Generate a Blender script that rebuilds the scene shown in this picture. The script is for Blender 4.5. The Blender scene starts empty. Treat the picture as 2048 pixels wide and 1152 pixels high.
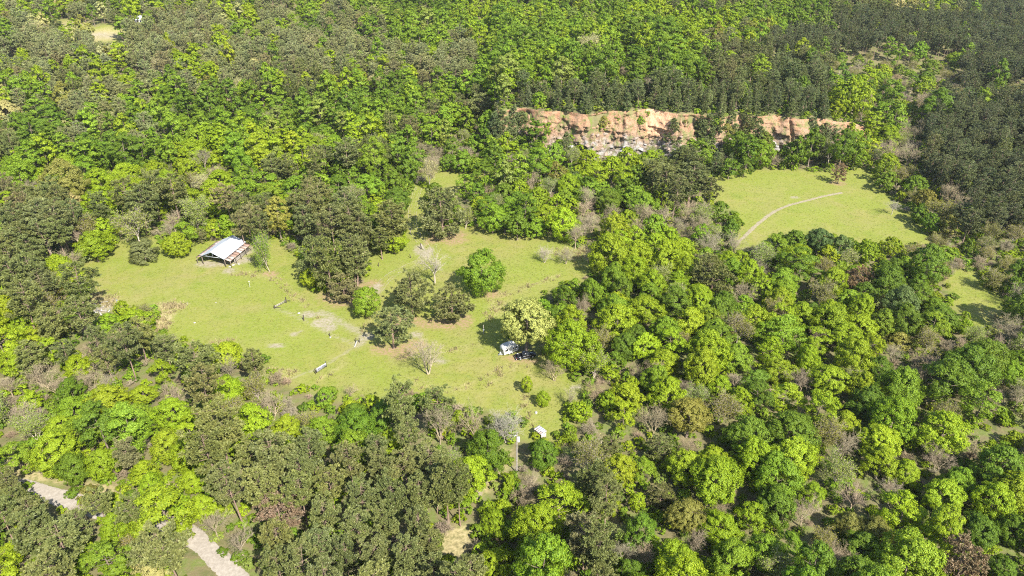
import bpy, math, random
import numpy as np
from mathutils import Vector

random.seed(7)
RNG = np.random.default_rng(11)
SC = bpy.context.scene
COL = SC.collection

# ------------------------------------------------------------------ camera
HC = 120.0                      # metres above the clearing
PITCH = math.radians(30)
FPX = 1024 / math.tan(math.radians(35))      # focal length in photo pixels
cam_d = bpy.data.cameras.new('camera')
cam_d.sensor_width = 36
cam_d.lens = 18 / math.tan(math.radians(35))
cam_d.clip_start, cam_d.clip_end = 1.0, 6000
cam = bpy.data.objects.new('camera', cam_d)
COL.objects.link(cam)
cam.location = (0, 0, HC)
cam.rotation_euler = (math.pi / 2 - PITCH, 0, 0)
SC.camera = cam

# ------------------------------------------------------------------ light
SUN_EL = math.radians(44)
SUN_AZ = math.atan2(.54, -.84)               # from +Y towards +X
world = bpy.data.worlds.new('World')
SC.world = world
world.use_nodes = True
wn = world.node_tree.nodes
bg = wn['Background']
sky = wn.new('ShaderNodeTexSky')
sky.sky_type = 'NISHITA'
sky.sun_disc = False
sky.sun_elevation = SUN_EL
sky.sun_rotation = SUN_AZ
world.node_tree.links.new(sky.outputs[0], bg.inputs[0])
bg.inputs[1].default_value = 0.105
sun_d = bpy.data.lights.new('sun', 'SUN')
sun_d.energy = 4.6
sun_d.angle = math.radians(.53)
sun_d.color = (1, .955, .88)
sun = bpy.data.objects.new('sun', sun_d)
COL.objects.link(sun)
sdir = Vector((-math.sin(SUN_AZ) * math.cos(SUN_EL), -math.cos(SUN_AZ) * math.cos(SUN_EL), -math.sin(SUN_EL)))
sun.rotation_euler = sdir.to_track_quat('-Z', 'Y').to_euler()
sun.location = (100, -150, 250)
SC.view_settings.view_transform = 'Standard'
SC.view_settings.look = 'None'
SC.view_settings.exposure = 1.64
SC.view_settings.gamma = 1.0
SC.view_settings.use_curve_mapping = False
SC.render.engine = 'CYCLES'
cy = SC.cycles
cy.max_bounces = 5
cy.diffuse_bounces = 3
cy.glossy_bounces = 2
cy.transmission_bounces = 4
cy.transparent_max_bounces = 8
cy.volume_bounces = 0
cy.caustics_reflective = False
cy.caustics_refractive = False
cy.use_denoising = False
cy.filter_width = 1.1
cy.sample_clamp_indirect = 6

# ------------------------------------------------------------------ numbers
def sm(a, b, x):
    t = np.clip((np.asarray(x, float) - a) / (b - a), 0, 1)
    return t * t * (3 - 2 * t)

def hash2(i, j, s=0):
    v = np.sin(i * 127.1 + j * 311.7 + s * 74.7) * 43758.5453
    return v - np.floor(v)

def vnoise(x, y, s=0):
    x = np.asarray(x, float); y = np.asarray(y, float)
    i, j = np.floor(x), np.floor(y)
    a, b = x - i, y - j
    a, b = a * a * (3 - 2 * a), b * b * (3 - 2 * b)
    return (hash2(i, j, s) * (1 - a) + hash2(i + 1, j, s) * a) * (1 - b) + (hash2(i, j + 1, s) * (1 - a) + hash2(i + 1, j + 1, s) * a) * b

def fbm(x, y, s=0, o=4):
    t, amp, n = 0, .5, 0
    for k in range(o):
        t = t + amp * vnoise(x * 2 ** k, y * 2 ** k, s + k); n += amp; amp *= .5
    return t / n

def cliff_y(x):
    x = np.asarray(x, float)
    return 331 + .0011 * (x - 62) ** 2 + 3.0 * np.sin(x * .11 + 1) + 1.6 * np.sin(x * .31)

def plateau_h(x):
    return 19.5 * (1 - .2 * sm(60, 140, x)) * (1 - sm(142, 210, x))

def ground_z(x, y):
    x = np.asarray(x, float); y = np.asarray(y, float)
    z = .9 * np.sin(x * .021 + .4) * np.cos(y * .017) * sm(60, 140, np.abs(x + 20) + np.abs(y - 220) * .6)
    z = z + 12 * sm(470, 860, y) + 36 * np.exp(-((x - 175) / 165) ** 2 - ((y - 690) / 150) ** 2) + 22 * np.exp(-((x + 250) / 170) ** 2 - ((y - 700) / 170) ** 2) + 26 * np.exp(-((x - 10) / 130) ** 2 - ((y - 840) / 130) ** 2) - 9 * np.exp(-((x - 15 - (y - 520) * .25) / 55) ** 2 - ((y - 560) / 110) ** 2)
    z = z + 16 * (fbm(x / 85, y / 85, 14) - .5) * sm(430, 560, y) + 6 * (fbm(x / 120, y / 120, 3) - .5) * sm(360, 480, y)
    yc = cliff_y(x)
    p = sm(yc + 2.2, yc + 7.0, y) * sm(-14, -6, x)
    z = z + plateau_h(x) * p * (1 - .55 * sm(430, 640, y))
    z = z + 9 * sm(345, 470, y) * (1 - sm(-14, -6, x))
    # small relief so that the meadow is not a table
    z = z + .35 * (fbm(x / 14, y / 14, 5) - .5) + .12 * (fbm(x / 3.5, y / 3.5, 8) - .5)
    return z

def at(px, py, dz=0.0):
    """the point DZ above the ground that the photograph shows at a pixel"""
    u, v = (px - 1024) / FPX, (576 - py) / FPX
    d = np.array([u, math.cos(PITCH) + v * math.sin(PITCH), -math.sin(PITCH) + v * math.cos(PITCH)])
    t = np.linspace(60, 1500, 2881)
    g = HC + d[2] * t - ground_z(d[0] * t, d[1] * t) - dz
    k = np.argmax(g < 0) if (g < 0).any() else len(t) - 1
    k = max(k, 1)
    a = g[k - 1] / (g[k - 1] - g[k] + 1e-9)
    tt = t[k - 1] + np.clip(a, 0, 1) * (t[k] - t[k - 1])
    return np.array([d[0] * tt, d[1] * tt, HC + d[2] * tt])

def gpt(px, py):
    p = at(px, py)
    return np.array([p[0], p[1], float(ground_z(p[0], p[1]))])

def project(x, y, z):
    x = np.asarray(x, float); y = np.asarray(y, float)
    dz = np.asarray(z, float) - HC
    dep = np.maximum(y * math.cos(PITCH) - dz * math.sin(PITCH), 1)
    up = y * math.sin(PITCH) + dz * math.cos(PITCH)
    return 1024 + FPX * x / dep, 576 - FPX * up / dep, dep

def in_poly(px, py, poly):
    px = np.asarray(px, float); py = np.asarray(py, float)
    r = np.zeros(px.shape, bool)
    n = len(poly)
    for i in range(n):
        x1, y1 = poly[i]; x2, y2 = poly[(i + 1) % n]
        if y1 == y2: continue
        c = ((y1 > py) != (y2 > py)) & (px < (x2 - x1) * (py - y1) / (y2 - y1) + x1)
        r ^= c
    return r

def seg_dist(px, py, poly, closed=True):
    px = np.asarray(px, float); py = np.asarray(py, float)
    best = np.full(px.shape, 1e9)
    n = len(poly)
    for i in range(n if closed else n - 1):
        a = np.array(poly[i][:2], float); b = np.array(poly[(i + 1) % n][:2], float)
        ab = b - a
        t = np.clip(((px - a[0]) * ab[0] + (py - a[1]) * ab[1]) / max(ab @ ab, 1e-9), 0, 1)
        best = np.minimum(best, np.hypot(px - a[0] - t * ab[0], py - a[1] - t * ab[1]))
    return best

# ------------------------------------------------------------------ materials
def nmat(name):
    m = bpy.data.materials.new(name)
    m.use_nodes = True
    nt = m.node_tree
    for n in list(nt.nodes): nt.nodes.remove(n)
    out = nt.nodes.new('ShaderNodeOutputMaterial')
    return m, nt, out

def N(nt, kind, **kw):
    n = nt.nodes.new(kind)
    for k, v in kw.items():
        if k.startswith('i_'):
            key = k[2:]
            key = int(key) if key.isdigit() else key
            n.inputs[key].default_value = v
        else:
            setattr(n, k, v)
    return n

def math_n(nt, op, a, b=None):
    n = nt.nodes.new('ShaderNodeMath'); n.operation = op
    for k, v in enumerate((a, b)):
        if v is None: continue
        if isinstance(v, (int, float)): n.inputs[k].default_value = v
        else: nt.links.new(v, n.inputs[k])
    return n.outputs[0]

def mix_col(nt, fac, a, b, blend='MIX'):
    n = nt.nodes.new('ShaderNodeMix'); n.data_type = 'RGBA'; n.blend_type = blend
    for k, v in ((0, fac), (6, a), (7, b)):
        if isinstance(v, (int, float)): n.inputs[k].default_value = v
        elif isinstance(v, tuple): n.inputs[k].default_value = (*v, 1) if len(v) == 3 else v
        else: nt.links.new(v, n.inputs[k])
    return n.outputs[2]

def noise_n(nt, scale, detail=4, rough=.55, vec=None, dist=0):
    n = nt.nodes.new('ShaderNodeTexNoise')
    n.inputs['Scale'].default_value = scale; n.inputs['Detail'].default_value = detail
    n.inputs['Roughness'].default_value = rough; n.inputs['Distortion'].default_value = dist
    if vec is not None: nt.links.new(vec, n.inputs['Vector'])
    return n.outputs['Fac']

def ramp_n(nt, fac, stops):
    n = nt.nodes.new('ShaderNodeValToRGB')
    e = n.color_ramp.elements
    while len(e) < len(stops): e.new(.5)
    for k, (p, c) in enumerate(stops):
        e[k].position = p; e[k].color = (*c, 1)
    nt.links.new(fac, n.inputs[0])
    return n.outputs[0]

def leaf_material(name, trans=.40, spec=.2, sat=1.0):
    m, nt, out = nmat(name)
    t = N(nt, 'ShaderNodeAttribute', attribute_type='INSTANCER', attribute_name='tint')
    lv = N(nt, 'ShaderNodeAttribute', attribute_type='GEOMETRY', attribute_name='lv')
    hs = nt.nodes.new('ShaderNodeHueSaturation')
    nt.links.new(t.outputs['Color'], hs.inputs['Color'])
    nt.links.new(math_n(nt, 'MULTIPLY_ADD', lv.outputs['Fac'], .05), hs.inputs['Hue'])
    hs.inputs['Hue'].default_value = .5
    h = math_n(nt, 'MULTIPLY', lv.outputs['Fac'], -.03)
    h = math_n(nt, 'ADD', h, .512)
    nt.links.new(h, hs.inputs['Hue'])
    v = math_n(nt, 'MULTIPLY', lv.outputs['Fac'], .7)
    v = math_n(nt, 'ADD', v, .65)
    nt.links.new(v, hs.inputs['Value'])
    hs.inputs['Saturation'].default_value = sat
    pb = N(nt, 'ShaderNodeBsdfPrincipled')
    pb.inputs['Roughness'].default_value = .55
    pb.inputs['Specular IOR Level'].default_value = spec
    nt.links.new(hs.outputs[0], pb.inputs['Base Color'])
    tr = nt.nodes.new('ShaderNodeBsdfTranslucent')
    nt.links.new(mix_col(nt, 1.0, hs.outputs[0], (1.15, 1.1, .6), 'MULTIPLY'), tr.inputs['Color'])
    mx = nt.nodes.new('ShaderNodeMixShader'); mx.inputs[0].default_value = trans
    nt.links.new(pb.outputs[0], mx.inputs[1]); nt.links.new(tr.outputs[0], mx.inputs[2])
    nt.links.new(mx.outputs[0], out.inputs[0])
    return m

def plain(name, col, rough=.7, metal=0.0, var=.25, scale=3.0, spec=.3, col2=None, bump=0.0, coord='Object'):
    m, nt, out = nmat(name)
    tc = nt.nodes.new('ShaderNodeTexCoord')
    nz = noise_n(nt, scale, 5, .6, tc.outputs[coord])
    c2 = col2 if col2 else tuple(c * (1 - var) for c in col)
    c = ramp_n(nt, nz, [(.35, c2), (.65, col)])
    pb = N(nt, 'ShaderNodeBsdfPrincipled')
    pb.inputs['Roughness'].default_value = rough; pb.inputs['Metallic'].default_value = metal
    pb.inputs['Specular IOR Level'].default_value = spec
    nt.links.new(c, pb.inputs['Base Color'])
    if bump:
        b = nt.nodes.new('ShaderNodeBump'); b.inputs['Strength'].default_value = bump; b.inputs['Distance'].default_value = .1
        nt.links.new(nz, b.inputs['Height']); nt.links.new(b.outputs[0], pb.inputs['Normal'])
    nt.links.new(pb.outputs[0], out.inputs[0])
    return m

M = {}
M['leaf'] = leaf_material('leaf')
M['needle'] = leaf_material('needle', trans=.12, spec=.25)
M['bark'] = plain('bark', (.20, .155, .115), .9, col2=(.11, .085, .065), scale=2.5, coord='Object')
M['pine_bark'] = plain('pine_bark', (.24, .17, .125), .9, col2=(.13, .085, .06), scale=2.5)
M['twig'] = plain('twig', (.36, .30, .24), .9, col2=(.24, .19, .15), scale=1.2)
M['pale_bark'] = plain('pale_bark', (.42, .36, .29), .85, col2=(.26, .21, .16), scale=1.5)

# ------------------------------------------------------------------ mesh building
class Geo:
    """collects triangles/quads with a material index and a per-vertex value"""
    def __init__(s): s.V, s.F3, s.F4, s.L, s.n = [], [], [], [], 0
    def add(s, V, F, mat=0, lv=None):
        V = np.asarray(V, float).reshape(-1, 3); F = np.asarray(F, int)
        if len(V) == 0 or len(F) == 0: return
        (s.F3 if F.shape[1] == 3 else s.F4).append((F + s.n, mat))
        s.V.append(V); s.L.append(np.full(len(V), .5) if lv is None else lv); s.n += len(V)
    def box(s, x0, x1, y0, y1, z0, z1, mat=0, T=None):
        V = np.array([[x, y, z] for z in (z0, z1) for y in (y0, y1) for x in (x0, x1)], float)
        if T is not None: V = T(V)
        s.add(V, [[0, 2, 3, 1], [4, 5, 7, 6], [0, 1, 5, 4], [2, 6, 7, 3], [0, 4, 6, 2], [1, 3, 7, 5]], mat)
    def mesh(s, name, mats, smooth=False):
        me = bpy.data.meshes.new(name)
        V = np.concatenate(s.V).astype(np.float32)
        li, ls, mi, off = [], [], [], 0
        for k, G in ((3, s.F3), (4, s.F4)):
            for F, m in G:
                li.append(F.ravel()); ls.append(off + np.arange(len(F)) * k); off += F.size
                mi.append(np.full(len(F), m))
        li = np.concatenate(li).astype(np.int32); ls = np.concatenate(ls).astype(np.int32); mi = np.concatenate(mi).astype(np.int32)
        me.vertices.add(len(V)); me.vertices.foreach_set('co', V.ravel())
        me.loops.add(len(li)); me.loops.foreach_set('vertex_index', li)
        me.polygons.add(len(ls)); me.polygons.foreach_set('loop_start', ls)
        me.polygons.foreach_set('material_index', mi)
        if smooth: me.polygons.foreach_set('use_smooth', np.ones(len(ls), bool))
        a = me.attributes.new('lv', 'FLOAT', 'POINT')
        a.data.foreach_set('value', np.concatenate(s.L).astype(np.float32))
        for m in mats: me.materials.append(m)
        me.update(calc_edges=True); me.validate()
        return me

def tubes(P0, P1, R0, R1, k=4):
    """K-sided tapered tubes for many segments at once"""
    P0, P1 = np.asarray(P0, float), np.asarray(P1, float)
    n = len(P0)
    D = P1 - P0; D /= np.maximum(np.linalg.norm(D, axis=1, keepdims=True), 1e-9)
    A = np.where(np.abs(D[:, 2:3]) > .9, [[1., 0, 0]], [[0, 0, 1.]])
    U = np.cross(D, A); U /= np.linalg.norm(U, axis=1, keepdims=True); W = np.cross(D, U)
    an = np.arange(k) * 2 * math.pi / k
    ring = np.cos(an)[None, :, None] * U[:, None] + np.sin(an)[None, :, None] * W[:, None]
    V = np.stack([P0[:, None] + ring * np.asarray(R0)[:, None, None], P1[:, None] + ring * np.asarray(R1)[:, None, None]], 1)
    base = (np.arange(n) * 2 * k)[:, None]
    i = np.arange(k); j = (i + 1) % k
    F = np.stack([base + i, base + j, base + k + j, base + k + i], 2).reshape(-1, 4)
    return V.reshape(-1, 3), F

def unit(v): return v / np.maximum(np.linalg.norm(v, axis=-1, keepdims=True), 1e-9)

def leaves(C, Nrm, size, rng, asp=.62):
    """rhombic leaf sprays at C facing NRM"""
    n = len(C)
    t = unit(np.cross(Nrm, unit(rng.normal(size=(n, 3)))))
    b = np.cross(Nrm, t)
    s = size * rng.uniform(.6, 1.35, (n, 1))
    V = np.stack([C - t * s * .5, C - b * s * asp * .5 + Nrm * s * .08, C + t * s * .5, C + b * s * asp * .5 + Nrm * s * .08], 1)
    F = np.arange(4 * n).reshape(n, 4)
    lv = np.repeat(np.clip(rng.normal(.5, .22, n), 0, 1), 4)
    return V.reshape(-1, 3), F, lv

def crown_points(rng, H, zb, R, shape, nl, ns, npl, flat=.9):
    """leaf centres and normals: lobes spread over the crown envelope > clumps > leaves"""
    C, Nm = [], []
    hh = H - zb
    mid = np.array([0, 0, zb + hh * .42])
    ga = math.pi * (3 - math.sqrt(5)); a0 = rng.uniform(0, 6.28)
    for k in range(nl):
        t = (k + .5) / nl
        t = min(max(t + rng.normal(0, .35 / nl), 0), 1)
        r = shape(t) * R
        a = a0 + k * ga + rng.normal(0, .25)
        lr = R * rng.uniform(.30, .46) * (.72 + .28 * shape(t)) * min(1.0, (20 / nl) ** .42)
        rr = max(r - lr * .82, 0) * rng.uniform(.72, 1.08)
        c = np.array([rr * math.cos(a), rr * math.sin(a), zb + lr * .4 + (hh - lr * 1.25) * t])
        d = unit(rng.normal(size=(ns, 3))); d[:, 2] = d[:, 2] * .75 + .28
        out = unit(c - mid + np.array([0, 0, .2 * R]))
        d = unit(d + out * .45)
        cc = c + d * lr * rng.uniform(.55, 1.0, (ns, 1)) * np.array([1, 1, flat])
        sr = lr * rng.uniform(.22, .46, ns)
        for q in range(ns):
            e = unit(rng.normal(size=(npl, 3)) + d[q] * .5)
            p = cc[q] + e * sr[q] * rng.uniform(.35, 1.08, (npl, 1)) * np.array([1, 1, flat])
            nm = unit(e * .5 + d[q][None] * .35 + out[None] * .35 + rng.normal(size=(npl, 3)) * .36)
            C.append(p); Nm.append(nm)
    C = np.concatenate(C); Nm = np.concatenate(Nm)
    keep = (C[:, 2] > max(.15, zb * .6))
    return C[keep], Nm[keep]

def limb_set(rng, H, zb, R, n, r0, k=4, lean=0.0, top=.82):
    """trunk and main limbs of a leafy tree"""
    P0, P1, A, B = [], [], [], []
    z = np.linspace(0, H * top, 7)
    off = np.cumsum(rng.normal(0, .05 * R * .4, (7, 2)), 0); off[0] = 0
    T = np.column_stack([off + np.outer(z * lean, [1, 0]), z])
    rad = r0 * (1 - .86 * np.linspace(0, 1, 7)); rad[0] *= 1.35
    for i in range(6): P0.append(T[i]); P1.append(T[i + 1]); A.append(rad[i]); B.append(rad[i + 1])
    for i in range(n):
        t = rng.uniform(zb / H * .9, top * .92); j = t / top * 6; q = int(j)
        s = T[q] + (T[min(q + 1, 6)] - T[q]) * (j - q)
        a = rng.uniform(0, 6.283); L = R * rng.uniform(.5, .85) * (1.05 - t * .5)
        e = s + np.array([math.cos(a) * L, math.sin(a) * L, L * rng.uniform(.25, .8)])
        m = (s + e) / 2 + np.array([0, 0, -L * .06]); rr = r0 * rng.uniform(.22, .42) * (1.2 - t)
        P0 += [s, m]; P1 += [m, e]; A += [rr, rr * .7]; B += [rr * .7, rr * .25]
    return P0, P1, A, B

def sphereish(p):
    return lambda t: max(0.0, math.sin(math.pi * min(1, max(0, (t * (1 - p) + p * t ** .7) * .93 + .07)))) ** .6

def make_broad(seed, H, zb, R, nl=16, lod=0, shape=None, trunk=.24, leaf=.46, dens=1.0, flat=.9):
    rng = np.random.default_rng(seed)
    shape = shape or sphereish(.2)
    ns, npl, sz = (17, int(66 * dens), leaf * .62) if lod == 0 else (9, int(36 * dens), leaf * 1.1)
    C, Nm = crown_points(rng, H, zb, R, shape, nl, ns, npl, flat)
    cr = Geo(); V, F, lv = leaves(C, Nm, sz, rng); cr.add(V, F, 0, lv)
    tk = Geo(); tk.add(*tubes(*limb_set(rng, H, zb, R, 10 if lod == 0 else 4, trunk), k=5 if lod == 0 else 3), 0)
    return cr, tk

def make_pine(seed, H, zb, R, nw, lod=0, cone=0.0, trunk=.22, dens=1.0, droop=.0, tuft=.8):
    """whorled branches carrying tufts of needles"""
    rng = np.random.default_rng(seed)
    cr, tk = Geo(), Geo()
    P0, P1, A, B = [], [], [], []
    z = np.linspace(0, H * .97, 8); off = np.cumsum(rng.normal(0, .06, (8, 2)), 0); off[0] = 0
    T = np.column_stack([off, z]); rad = trunk * (1 - .88 * np.linspace(0, 1, 8)); rad[0] *= 1.25
    for i in range(7): P0.append(T[i]); P1.append(T[i + 1]); A.append(rad[i]); B.append(rad[i + 1])
    tc, td, tsz = [], [], []
    for w in range(nw):
        t = (w + rng.uniform(-.3, .3)) / nw
        t = min(max(t, 0.0), 1.0)
        zz = zb + (H - zb) * t
        rr = R * (cone * (1 - t) ** .85 + (1 - cone) * (math.sin(math.pi * (.16 + .80 * t)) ** .62))
        nb = rng.integers(4, 7)
        a0 = rng.uniform(0, 6.28)
        for b in range(nb):
            if rng.uniform() < .12: continue
            a = a0 + b * 6.283 / nb + rng.normal(0, .25)
            L = rr * rng.uniform(.6, 1.08)
            up = L * (rng.uniform(.08, .38) * (.4 + .9 * t) - droop)
            s = np.array([0, 0, zz]); e = s + np.array([math.cos(a) * L, math.sin(a) * L, up])
            br = max(trunk * .28 * (1 - t * .7) * (L / R), .025)
            P0.append(s); P1.append(e); A.append(br); B.append(br * .3)
            nt_ = max(2, int(round(L / (tuft * .8) * 1.7 * dens)))
            for q in range(nt_):
                f = rng.uniform(.28, 1.05) ** .75
                side = rng.normal(0, .17 + .12 * f, 2) * L * .55
                c = s + (e - s) * f + np.array([-math.sin(a) * side[0], math.cos(a) * side[0], side[1] * .35 + .12])
                tc.append(c); td.append(np.array([math.cos(a), math.sin(a), .75])); tsz.append(tuft * rng.uniform(.65, 1.2) * (1.0 - .3 * t))
    for q in range(4):
        tc.append(np.array([rng.normal(0, .2), rng.normal(0, .2), H - q * .25])); td.append(np.array([0, 0, 1.])); tsz.append(tuft * .8)
    tc, td, tsz = np.array(tc), unit(np.array(td)), np.array(tsz)
    nb = 34 if lod == 0 else 18
    wd = .13 if lod == 0 else .22
    n = len(tc)
    d = unit(rng.normal(size=(n, nb, 3)) + td[:, None] * .75); d[..., 2] = d[..., 2] * .8 + .12
    d = unit(d)
    L = tsz[:, None, None] * rng.uniform(.6, 1.1, (n, nb, 1))
    root = tc[:, None] + d * L * .12
    tip = tc[:, None] + d * L
    sd = unit(np.cross(d, unit(rng.normal(size=(n, nb, 3))))) * tsz[:, None, None] * wd
    V = np.stack([root - sd * .6, root + d * L * .45 + sd, tip, root + d * L * .45 - sd], 2).reshape(-1, 3)
    F = np.arange(len(V)).reshape(-1, 4)
    lv = np.repeat(np.clip(np.repeat(rng.normal(.5, .16, n), nb) + rng.normal(0, .14, n * nb), 0, 1), 4)
    cr.add(V, F, 0, lv)
    tk.add(*tubes(P0, P1, A, B, k=5 if lod == 0 else 3), 0)
    return cr, tk

def make_bare(seed, H, R, lod=0, leafy=0, spread=.55, multi=1, trunk=.2):
    """leafless tree: recursive limbs down to twigs; optional thin young leaves"""
    rng = np.random.default_rng(seed)
    P0, P1, A, B, big = [], [], [], [], []
    tips = []
    def grow(p, d, L, r, lev):
        n = 3 if lev < 2 else 2
        q = p
        for i in range(n):
            d = unit(d + rng.normal(0, .10 + .05 * lev, 3) + np.array([0, 0, .05]))
            e = q + d * L / n
            r2 = r * .82
            P0.append(q); P1.append(e); A.append(r); B.append(r2)
            q, r = e, r2
            if lev >= 1 and lev < maxlev:
                for c in range(1 if lev < 2 else 2):
                    sd = unit(d * (1.0 - spread * .5) + unit(rng.normal(size=3)) * (.62 + .12 * lev) * spread * 1.6)
                    if sd[2] < -.1: sd[2] *= -.3
                    grow(q, unit(sd), L * rng.uniform(.48, .72), max(r * .55, mr), lev + 1)
        if lev < maxlev:
            for c in range(2):
                sd = unit(d + unit(rng.normal(size=3)) * .55)
                grow(q, sd, L * rng.uniform(.55, .8), max(r * .7, mr), lev + 1)
        else:
            tips.append(q)
    maxlev = 4 if lod == 0 else 3
    mr = .016 if lod == 0 else .045
    for m in range(multi):
        a = rng.uniform(0, 6.28) + m * 6.28 / multi
        ld = 0 if multi == 1 else rng.uniform(.25, .5)
        base = np.array([math.cos(a) * .15 * (multi > 1), math.sin(a) * .15 * (multi > 1), 0])
        d0 = unit(np.array([math.cos(a) * ld, math.sin(a) * ld, 1.]))
        hh = H * (.3 if multi == 1 else .18)
        fork = base + d0 * hh
        P0.append(base); P1.append(fork); A.append(trunk * 1.15 / math.sqrt(multi)); B.append(trunk * .8 / math.sqrt(multi))
        nl = 5 if multi == 1 else 3
        for i in range(nl):
            aa = a + i * 6.283 / nl + rng.normal(0, .3)
            up = rng.uniform(.9, 1.7)
            d = unit(d0 * .8 + np.array([math.cos(aa) * spread, math.sin(aa) * spread, up * .55]))
            grow(fork, d, H * rng.uniform(.30, .42), trunk * .62 / math.sqrt(multi), 1)
    P0, P1, A, B = np.array(P0), np.array(P1), np.array(A), np.array(B)
    # fit into the wanted box
    ext = np.percentile(np.hypot(P1[:, 0], P1[:, 1]), 97); top = np.percentile(P1[:, 2], 99.5)
    S = np.array([R / ext, R / ext, H / top])
    P0, P1 = P0 * S, P1 * S
    tips = np.array(tips) * S
    big = A > trunk * .3
    tk, tw = Geo(), Geo()
    tk.add(*tubes(P0[big], P1[big], A[big], B[big], k=5 if lod == 0 else 3), 0)
    tw.add(*tubes(P0[~big], P1[~big], np.maximum(A[~big], mr), np.maximum(B[~big], mr * .6), k=3), 0)
    lf = None
    if leafy:
        n = int(leafy if lod == 0 else leafy * .35)
        mids = np.concatenate([(P0[~big] + P1[~big]) / 2, tips, tips])
        c = mids[rng.integers(0, len(mids), n)] + rng.normal(0, .28, (n, 3))
        lf = Geo(); V, F, lv = leaves(c, unit(rng.normal(size=(n, 3)) + np.array([.2, -.3, .7])), .30 if lod == 0 else .6, rng)
        lf.add(V, F, 0, lv)
    return tk, tw, lf

def merge(name, parts):
    """one mesh out of (geo, material) pairs"""
    g = Geo(); mats = []
    for geo, m in parts:
        if geo is None: continue
        mats.append(m); k = len(mats) - 1
        off = g.n
        for V, L in zip(geo.V, geo.L): g.V.append(V); g.L.append(L); g.n += len(V)
        for F, _ in geo.F3: g.F3.append((F + off, k))
        for F, _ in geo.F4: g.F4.append((F + off, k))
    return g.mesh(name, mats)

# ------------------------------------------------------------------ where the open ground is (traced on the photograph, then put on the terrain)
CLEARING = [(160, 532), (208, 505), (244, 488), (300, 479), (335, 504), (378, 500), (425, 484), (470, 477), (520, 468), (556, 486), (598, 512),
            (628, 585), (700, 605), (735, 560), (752, 510), (742, 492), (770, 500), (800, 480), (806, 440), (815, 400), (818, 372), (845, 372), (852, 380), (846, 420),
            (848, 450), (870, 475), (925, 452), (960, 455), (1000, 460), (1050, 470), (1095, 475), (1140, 492), (1190, 508), (1195, 525),
            (1150, 555), (1105, 568), (1065, 590), (1050, 612), (1000, 640), (990, 680), (1005, 716), (1060, 728), (1085, 712), (1160, 702), (1150, 715),
            (1108, 730), (1130, 760), (1165, 785), (1125, 806), (1110, 822), (1122, 850), (1098, 868), (1066, 864), (1042, 815),
            (990, 812), (930, 802), (905, 786), (830, 776), (755, 788), (690, 782), (600, 758), (560, 752), (545, 722), (520, 700), (480, 706),
            (440, 690), (410, 690), (375, 672), (345, 664), (312, 652), (322, 622), (312, 604), (240, 606), (190, 622), (172, 598), (186, 560)]
NORTH_GRASS = [(862, 350), (905, 345), (960, 350), (985, 348), (980, 358), (930, 362), (905, 376), (880, 372), (862, 366)]
FIELD = [(1425, 356), (1500, 345), (1560, 342), (1640, 346), (1735, 340), (1755, 375), (1785, 398), (1828, 440), (1862, 488), (1800, 484),
         (1730, 480), (1680, 468), (1600, 464), (1560, 462), (1500, 488), (1478, 500), (1470, 470), (1492, 430), (1440, 400), (1422, 376)]
STRIP = [(1898, 552), (1950, 540), (1975, 578), (2018, 645), (1962, 652), (1925, 608)]
FAR_PASTURE = [(172, 60), (205, 53), (240, 56), (246, 70), (228, 84), (208, 84), (182, 70)]
FAR_LAWN = [(95, 44), (135, 40), (172, 48), (168, 58), (110, 58)]
OPEN_AREAS = [CLEARING, NORTH_GRASS, FIELD, STRIP, FAR_PASTURE, FAR_LAWN]
ROAD_LINE = [(490, 1175), (455, 1135), (415, 1100), (388, 1074), (350, 1052), (318, 1043), (262, 1035), (190, 1018), (130, 998), (95, 988), (60, 978), (0, 962), (-60, 950)]
ROAD_VIS = [[(395, 1200), (372, 1085), (400, 1066), (505, 1200)], [(305, 1050), (300, 1034), (350, 1046), (368, 1066)], [(62, 1002), (58, 972), (135, 985), (124, 1008)]]
VERGE = [[(0, 934), (60, 936), (120, 948), (118, 966), (60, 962), (0, 956)], [(150, 962), (230, 968), (232, 990), (170, 990)], [(300, 1006), (348, 1012), (350, 1030), (305, 1028)]]
GAP_VIS = [[(990, 925), (1010, 907), (1002, 930), (978, 978), (950, 992), (957, 975)], [(880, 1082), (905, 1060), (935, 1062), (930, 1085), (915, 1122), (885, 1110)], [(1027, 872), (1040, 872), (1042, 945), (1028, 950)]]
CLIFF_VIS = [(1075, 230), (1150, 234), (1240, 222), (1320, 226), (1388, 216), (1392, 250), (1330, 300), (1245, 296), (1225, 316), (1195, 312), (1120, 285), (1085, 262)]
CLIFF_PATCH = [(1540, 240), (1606, 242), (1598, 270), (1556, 292), (1542, 300)]
YARD = [(995, 676), (1082, 676), (1088, 736), (995, 736)]
HOUSE_GAP = [(265, 33), (287, 33), (287, 44), (265, 44)]
NOTREE = OPEN_AREAS + ROAD_VIS + VERGE + GAP_VIS + [YARD, HOUSE_GAP]

def world_poly(poly): return [tuple(gpt(*p)[:2]) for p in poly]
W_OPEN = [world_poly(p) for p in OPEN_AREAS]
W_VERGE = [world_poly(p) for p in VERGE + GAP_VIS[:2]]

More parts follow.
